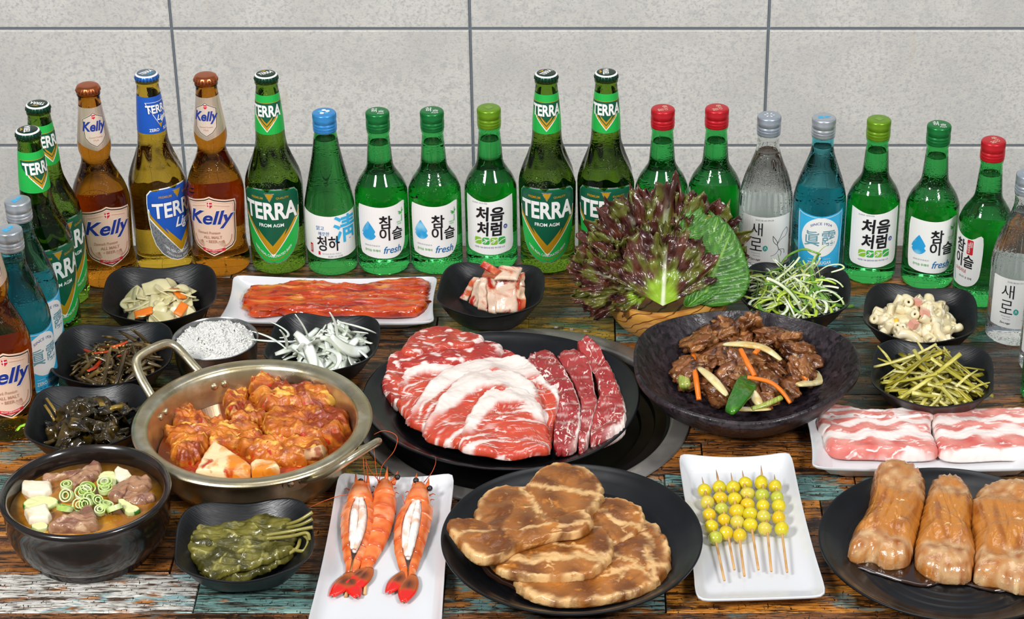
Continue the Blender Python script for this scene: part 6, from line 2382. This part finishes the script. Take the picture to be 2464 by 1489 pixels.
for i, (pts, lb) in enumerate([([(690, 1262, 34), (720, 1252, 42), (752, 1232, 50)], 'uppermost perilla stem pointing out of the bowl'), ([(690, 1270, 34), (725, 1262, 42), (752, 1248, 48)], 'second perilla stem from the top'),
                               ([(640, 1288, 34), (700, 1278, 38), (752, 1268, 44)], 'long pale perilla stem below the two upper ones'), ([(640, 1296, 34), (700, 1290, 36), (738, 1282, 38), (745, 1300, 34)], 'perilla stem hooking down at its end'),
                               ([(700, 1320, 24), (730, 1325, 26), (742, 1300, 32), (728, 1285, 34)], 'looped perilla stem at the lower right'), ([(695, 1332, 22), (715, 1318, 26), (722, 1298, 28)], 'short perilla stem tucked at the lower right')]):
    W = [P(*q) for q in pts]
    c_ = sum(W, Vector()) / len(W)
    pp_ = catmull([tuple((q - c_) * 1000) for q in W], 6, False)
    o = MB().tube(pp_, 1.9, 8).build('perilla_stem', M_pst, None, c_)
    _pp = [q for q in COL.objects if q.get('group') == 'pickled perilla stack'][-1]
    o['label'] = lb
    o.parent = _pp
    o.location = c_ - _pp.location

# ------------------------------------------------------------------ stir-fried beef on the stoneware plate
M_bul = pm('stir_fried_beef', '7d4a25', .3, coat=.5, over=[('a06a3a', 40, .48, .62, 5, .8), ('4a2410', 46, .52, .62, 5, .8), ('c49a68', 110, .62, .72, 3, 0)], bump=.9, bscale=120, bdet=6, hue=.2)
cx, cy_ = P(1798, 880, 26).x, P(1798, 880, 26).y
protos = [lump('beef_piece', M_bul, 15 + k % 3 * 3, 12, 7, k * 1.7, .36, 1.5, 4, crease=.3) for k in range(8)]
scatter(protos, cx - .003, cy_ - .004, 72, 28, 18, 100, ('browned beef piece', 'the stir-fried heap'), 'meat', 'stir-fried beef pieces', rn, tilt=.7, zj=9, ry=.92, bowl=(stone.location.x, stone.location.y, Rst, 2, [(0, 10.5), (.4, 11), (.55, 14), (.7, 24), (.83, 37), (.93, 52), (1, 58)]))
M_on2 = pm('fried_onion', 'e0cf94', .28, coat=.5, over=[('c9a251', 40, .5, .66, 3, .5), ('efe6c2', 60, .55, .7, 3, 0)], sss=.1)
M_leek = pm('fried_leek', '8fa03a', .3, coat=.5, over=[('b7b765', 70, .45, .6, 3, 0, (8, 1, 1))])
M_lfg = pm('leek_green', '2f6a17', .22, coat=.6, over=[('4f8f22', 40, .5, .65, 3, .6)])


def piece(name, pts, wd, flat, mat_, lb, cat, grp, ends=.5):
    W = [P(q[0], q[1], onm(q[0], q[1], cx - .003, cy_ - .004, 74, 33, 19, 9)) for q in pts]
    c_ = sum(W, Vector()) / len(W)
    pp_ = catmull([tuple((q - c_) * 1000) for q in W], 6, False)
    k = len(pp_)
    rad = [wd / 2 * (ends + (1 - ends) * sin(pi * (i + .5) / k) ** .7) for i in range(k)]
    o = MB().tube(pp_, rad, 10, flat=flat).build(name, mat_, None, c_)
    tag(o, lb, cat, grp)
    return o


Z = 47
for pts, wd, lb in [([(1740, 828, 46), (1790, 828, 56), (1840, 838, 54), (1880, 866, 44)], 13, 'fried onion slice arching over the middle of the beef'),
                    ([(1735, 805, 34), (1770, 793, 38), (1810, 793, 38), (1845, 808, 34)], 15, 'fried onion slice at the far side of the beef'),
                    ([(1682, 884, 44), (1715, 912, 44), (1750, 952, 32)], 12, 'pale fried onion slice slanting at the left front'),
                    ([(1920, 926, 24), (1965, 915, 26), (1982, 888, 28), (1978, 872, 28)], 20, 'curved onion slice lying free at the right'),
                    ([(1690, 820, 38), (1710, 810, 42), (1740, 806, 40)], 11, 'fried onion slice near the dark leek leaf'),
                    ([(1812, 940, 38), (1820, 960, 32), (1832, 975, 24)], 12, 'short onion piece beside the green leek leaf'),
                    ([(1625, 842, 26), (1640, 836, 28), (1655, 838, 28)], 9, 'onion tip at the left border of the heap'),
                    ([(1770, 982, 18), (1790, 984, 18), (1855, 984, 14)], 9, 'onion slice under the front of the heap')]:
    piece('onion_slice', pts, wd, .42, M_on2, lb, 'onion', 'fried onion among the beef', .25)
for pts, lb in [([(1668, 852, 36), (1674, 905, 34), (1682, 962, 18)], 'upright carrot stick at the left of the beef'), ([(1782, 840, 52), (1798, 872, 52), (1816, 904, 46)], 'carrot stick in the middle of the beef'),
                ([(1798, 907, 48), (1850, 918, 44), (1880, 940, 36), (1902, 970, 22)], 'long bent carrot stick at the right front'), ([(1665, 814, 36), (1686, 808, 38)], 'carrot end beside the dark leek leaf'),
                ([(1816, 850, 50), (1824, 842, 50)], 'tiny carrot end in the middle of the heap'), ([(1930, 900, 28), (1942, 912, 24)], 'carrot end showing near the free onion slice')]:
    piece('carrot_stick', pts, 6.5, .7, M_car, lb, 'carrot', 'carrot sticks among the beef', .85)
for pts, wd, fl, m, lb in [([(1640, 884, 26), (1650, 930, 20)], 15, .7, M_leek, 'thick leek section at the left border of the beef'), ([(1928, 845, 30), (1948, 872, 26)], 12, .9, M_leek, 'hollow leek section behind the free onion slice'),
                           ([(1808, 984, 16), (1845, 972, 22), (1880, 956, 28)], 8, .7, M_leek, 'thin leek stalk at the front of the beef'), ([(1648, 852, 34), (1662, 835, 38), (1680, 822, 38)], 15, .4, M_lfg, 'dark leek leaf at the upper left of the beef'),
                           ([(1902, 838, 28), (1910, 822, 32)], 9, .5, M_lfg, 'dark leek tip at the far right of the beef')]:
    piece('leek_piece', pts, wd, fl, m, lb, 'leek', 'leek among the beef', .9)
o = blob('leek_piece', [(1745, 975), (1760, 940), (1788, 892), (1805, 908), (1822, 918), (1805, 955), (1768, 987), (1752, 983)], 42, 3, M_lfg, rings=10, seg=60, amp=.8, edge=2, surf=lambda x, y, t: -.15 * abs(x + y * .5), under=.5)
tag(o, 'bright green folded leek leaf at the front of the beef', 'leek', 'leek among the beef')

# ------------------------------------------------------------------ lettuce and perilla in the wooden bowl
M_let = pm('red_lettuce', attr='Col', rough=.26, coat=.3, over=[('3a1720', 40, .60, .72, 4, .5)], bump=.5, bscale=110, bdet=4)
M_pl = pm('perilla_green', attr='Col', rough=.38, coat=.15, bump=.35, bscale=160, bdet=4)


def frame(B, T, nh):
    ax = (T - B)
    L = ax.length
    d = ax / L
    s = d.cross(nh).normalized()
    n = s.cross(d).normalized()
    return L, d, s, n


def lettuce(B, T, nh, spread, seed, ruff=9.0, curl=12.0, green=.4, lb='', wk=1.0):
    B, T, nh = Vector(B), Vector(T), Vector(nh).normalized()
    L, d, s, n = frame(B, T, nh)
    na, nr = 84, 26
    vs, fs, cols = [], [], []
    for i in range(nr + 1):
        rho = i / nr
        for j in range(na + 1):
            u = j / na * 2 - 1
            ph = u * radians(spread)
            R = L * (.62 + .38 * cos(ph)) * (1 + .22 * nz(u * 60, seed * 10, 0, .12))
            R *= 1 + .09 * nz(u * 200, seed, 5, .35)
            r = R * rho
            e = rho ** 2.6
            w = e * ruff * (sin(u * 21 + seed) * .35 + 1.8 * nz(u * 90, rho * 12, seed, .13) + 1.1 * nz(u * 200, rho * 30, seed, .3)) + 3.2 * nz(r * cos(ph) * 1.0, r * sin(ph), seed, .13) * 2 * rho + 1.3 * nz(r * cos(ph), r * sin(ph), seed, .33) * 2 * rho
            h = -curl * (rho ** 2) * (.4 + .9 * u * u) + w
            p = d * (r * cos(ph)) + s * (r * sin(ph) * wk) + n * h
            p += d * (e * ruff * .35 * nz(u * 120, seed * 3, 9, .25)) + s * (e * ruff * .5 * nz(u * 100, 7, seed, .25))
            vs.append(tuple(p))
            g = sstep(green + .22, green - .25, rho + .35 * nz(r * cos(ph), r * sin(ph), seed + 2, .07) + .12 * abs(u))
            c = mixc(RED('3a1c1a'), RED('5c3022'), .5 + nz(u * 60, rho * 50, seed, .1))
            c = mixc(c, RED('68702a'), sstep(-.05, .3, nz(u * 50, rho * 40, seed + 7, .11)) * .75)
            c = mixc(c, RED('8fb52c'), g)
            rib = (1 - sstep(.012, .035, abs(sin(ph)) * r / L)) * sstep(.9, .3, rho)
            c = mixc(c, RED('dfe8c4'), rib * .9)
            cols.append(c)
    for i in range(nr):
        for j in range(na):
            fs.append((i * (na + 1) + j, i * (na + 1) + j + 1, (i + 1) * (na + 1) + j + 1, (i + 1) * (na + 1) + j))
    o = MB().add(vs, fs, 0, cols).build('lettuce_leaf', M_let, None, Vector((wb_loc.x + B.x * .001, wb_loc.y + B.y * .001, TZ + B.z * .001)))
    sm = o.modifiers.new('thick', 'SOLIDIFY')
    sm.thickness = .0005
    tag(o, lb, 'lettuce', 'red lettuce in the wooden bowl')
    return o


cam_n = (0.05, -.85, .55)
for a in [
    ((-10, 0, 60), (0, 28, 168), cam_n, 62, 1, 9, 6, .15, 'tallest lettuce leaf at the top of the bunch', 1.0),
    ((10, 5, 60), (48, 22, 150), cam_n, 55, 2, 9, 6, .2, 'lettuce leaf behind the perilla leaves, at the upper right'),
    ((-20, 0, 60), (-52, 20, 155), cam_n, 62, 3, 10, 8, .15, 'lettuce leaf left of the tallest one'),
    ((-25, -5, 60), (-86, 6, 132), cam_n, 60, 4, 10, 8, .15, 'dark lettuce leaf at the upper left'),
    ((15, -10, 60), (74, 8, 118), (.3, -.8, .5), 50, 5, 8, 4, .75, 'yellow-green lettuce edge showing right of the perilla'),
    ((-10, -20, 60), (-28, -2, 132), cam_n, 66, 6, 10, 8, .2, 'lettuce leaf in the middle, behind the ribbed front leaf'),
    ((-28, -15, 60), (-104, -12, 100), (-.1, -.8, .6), 56, 7, 10, 10, .15, 'dark lettuce leaf spreading to the far left'),
    ((-22, -25, 60), (-70, -18, 108), (-.05, -.8, .6), 60, 8, 10, 9, .3, 'lettuce leaf between the far left and the middle'),
    ((-28, -30, 64), (-102, -34, 92), (-.1, -.75, .65), 52, 9, 9, 10, .35, 'lettuce leaf lying low over the left rim'),
    ((-22, -38, 64), (-66, -52, 76), (-.1, -.8, .55), 58, 10, 7, 5, .55, 'green-based lettuce leaf drooping over the front left rim'),
    ((-14, -44, 62), (-48, -40, 100), (-.1, -.85, .5), 60, 11, 8, 6, .4, 'lettuce leaf just left of the ribbed front leaf'),
    ((-8, -64, 58), (-4, -34, 140), (0, -.93, .35), 64, 12, 7, 5, .42, 'front lettuce leaf with a pale central rib and lime base'),
]:
    lettuce(*a[:8], lb=a[8], wk=1.0)


def perilla(B, T, nh, W, seed, lb, fold=0.0):
    B, T, nh = Vector(B), Vector(T), Vector(nh).normalized()
    L, d, s, n = frame(B, T, nh)
    ns, nt_ = 90, 28
    vs, fs, cols = [], [], []
    for i in range(ns + 1):
        t = i / ns
        wmax = W * (sin(pi * min(1, t ** .8)) ** .75) * (1 - .12 * t)
        wmax += 1.9 * abs(((t * 22) % 1) - .0) * sin(pi * t)
        for j in range(nt_ + 1):
            u = j / nt_ * 2 - 1
            v = ((t * 1.12 - abs(u) * .34) * 8.5) % 1
            ridge = -1.5 * (1 - min(1, abs(v - .5) / .42) ** 2) if t > .05 else 0
            mid = 1.2 * (1 - min(1, abs(u) / .06))
            h = (.9 - ridge) * -1 * sin(pi * t) * (.35 + .65 * (1 - abs(u) ** 4)) + 1.6 * nz(t * 60, u * 40, seed, .1) + fold * abs(u) * 12 - 7 * sin(pi * t) * u * u - 16 * t * t
            p = d * (L * t) + s * (u * wmax) + n * h
            vs.append(tuple(p))
            vein = (1 - sstep(.0, .10, min(v, 1 - v))) * .55
            c = mixc(RED('3f7a1c'), RED('2c5d14'), .5 + nz(t * 60, u * 50, seed, .12))
            c = mixc(c, RED('86b04c'), max(vein, (1 - sstep(.01, .03, abs(u))) * .9))
            cols.append(c)
    for i in range(ns):
        for j in range(nt_):
            fs.append((i * (nt_ + 1) + j, i * (nt_ + 1) + j + 1, (i + 1) * (nt_ + 1) + j + 1, (i + 1) * (nt_ + 1) + j))
    o = MB().add(vs, fs, 0, cols).build('perilla_leaf', M_pl, None, Vector((wb_loc.x + B.x * .001, wb_loc.y + B.y * .001, TZ + B.z * .001)))
    sm = o.modifiers.new('thick', 'SOLIDIFY')
    sm.thickness = .0005
    tag(o, lb, 'perilla', 'fresh perilla in the wooden bowl')


for k, (T, W, lb) in enumerate([((14, 12, 150), 36, 'rearmost fresh perilla leaf, its serrated edge showing at the top'), ((24, 6, 150), 38, 'fifth fresh perilla leaf counted from the front'),
                                ((34, 0, 149), 40, 'fourth fresh perilla leaf counted from the front'), ((44, -6, 146), 42, 'third fresh perilla leaf counted from the front'),
                                ((54, -12, 140), 43, 'second fresh perilla leaf, its right half showing'), ((60, -18, 132), 42, 'fully visible fresh perilla leaf with strong veins')]):
    perilla((26 + k * 2, -30 - k * 6, 58), (T[0] + 12, T[1], T[2]), (-.15 + .02 * k, -.85, .5), W + 3, k, lb)
perilla((18, -66, 56), (76, -30, 96), (.1, -.5, .9), 12, 9, 'perilla leaf folded at the front right rim, greyish underside out', fold=.8)
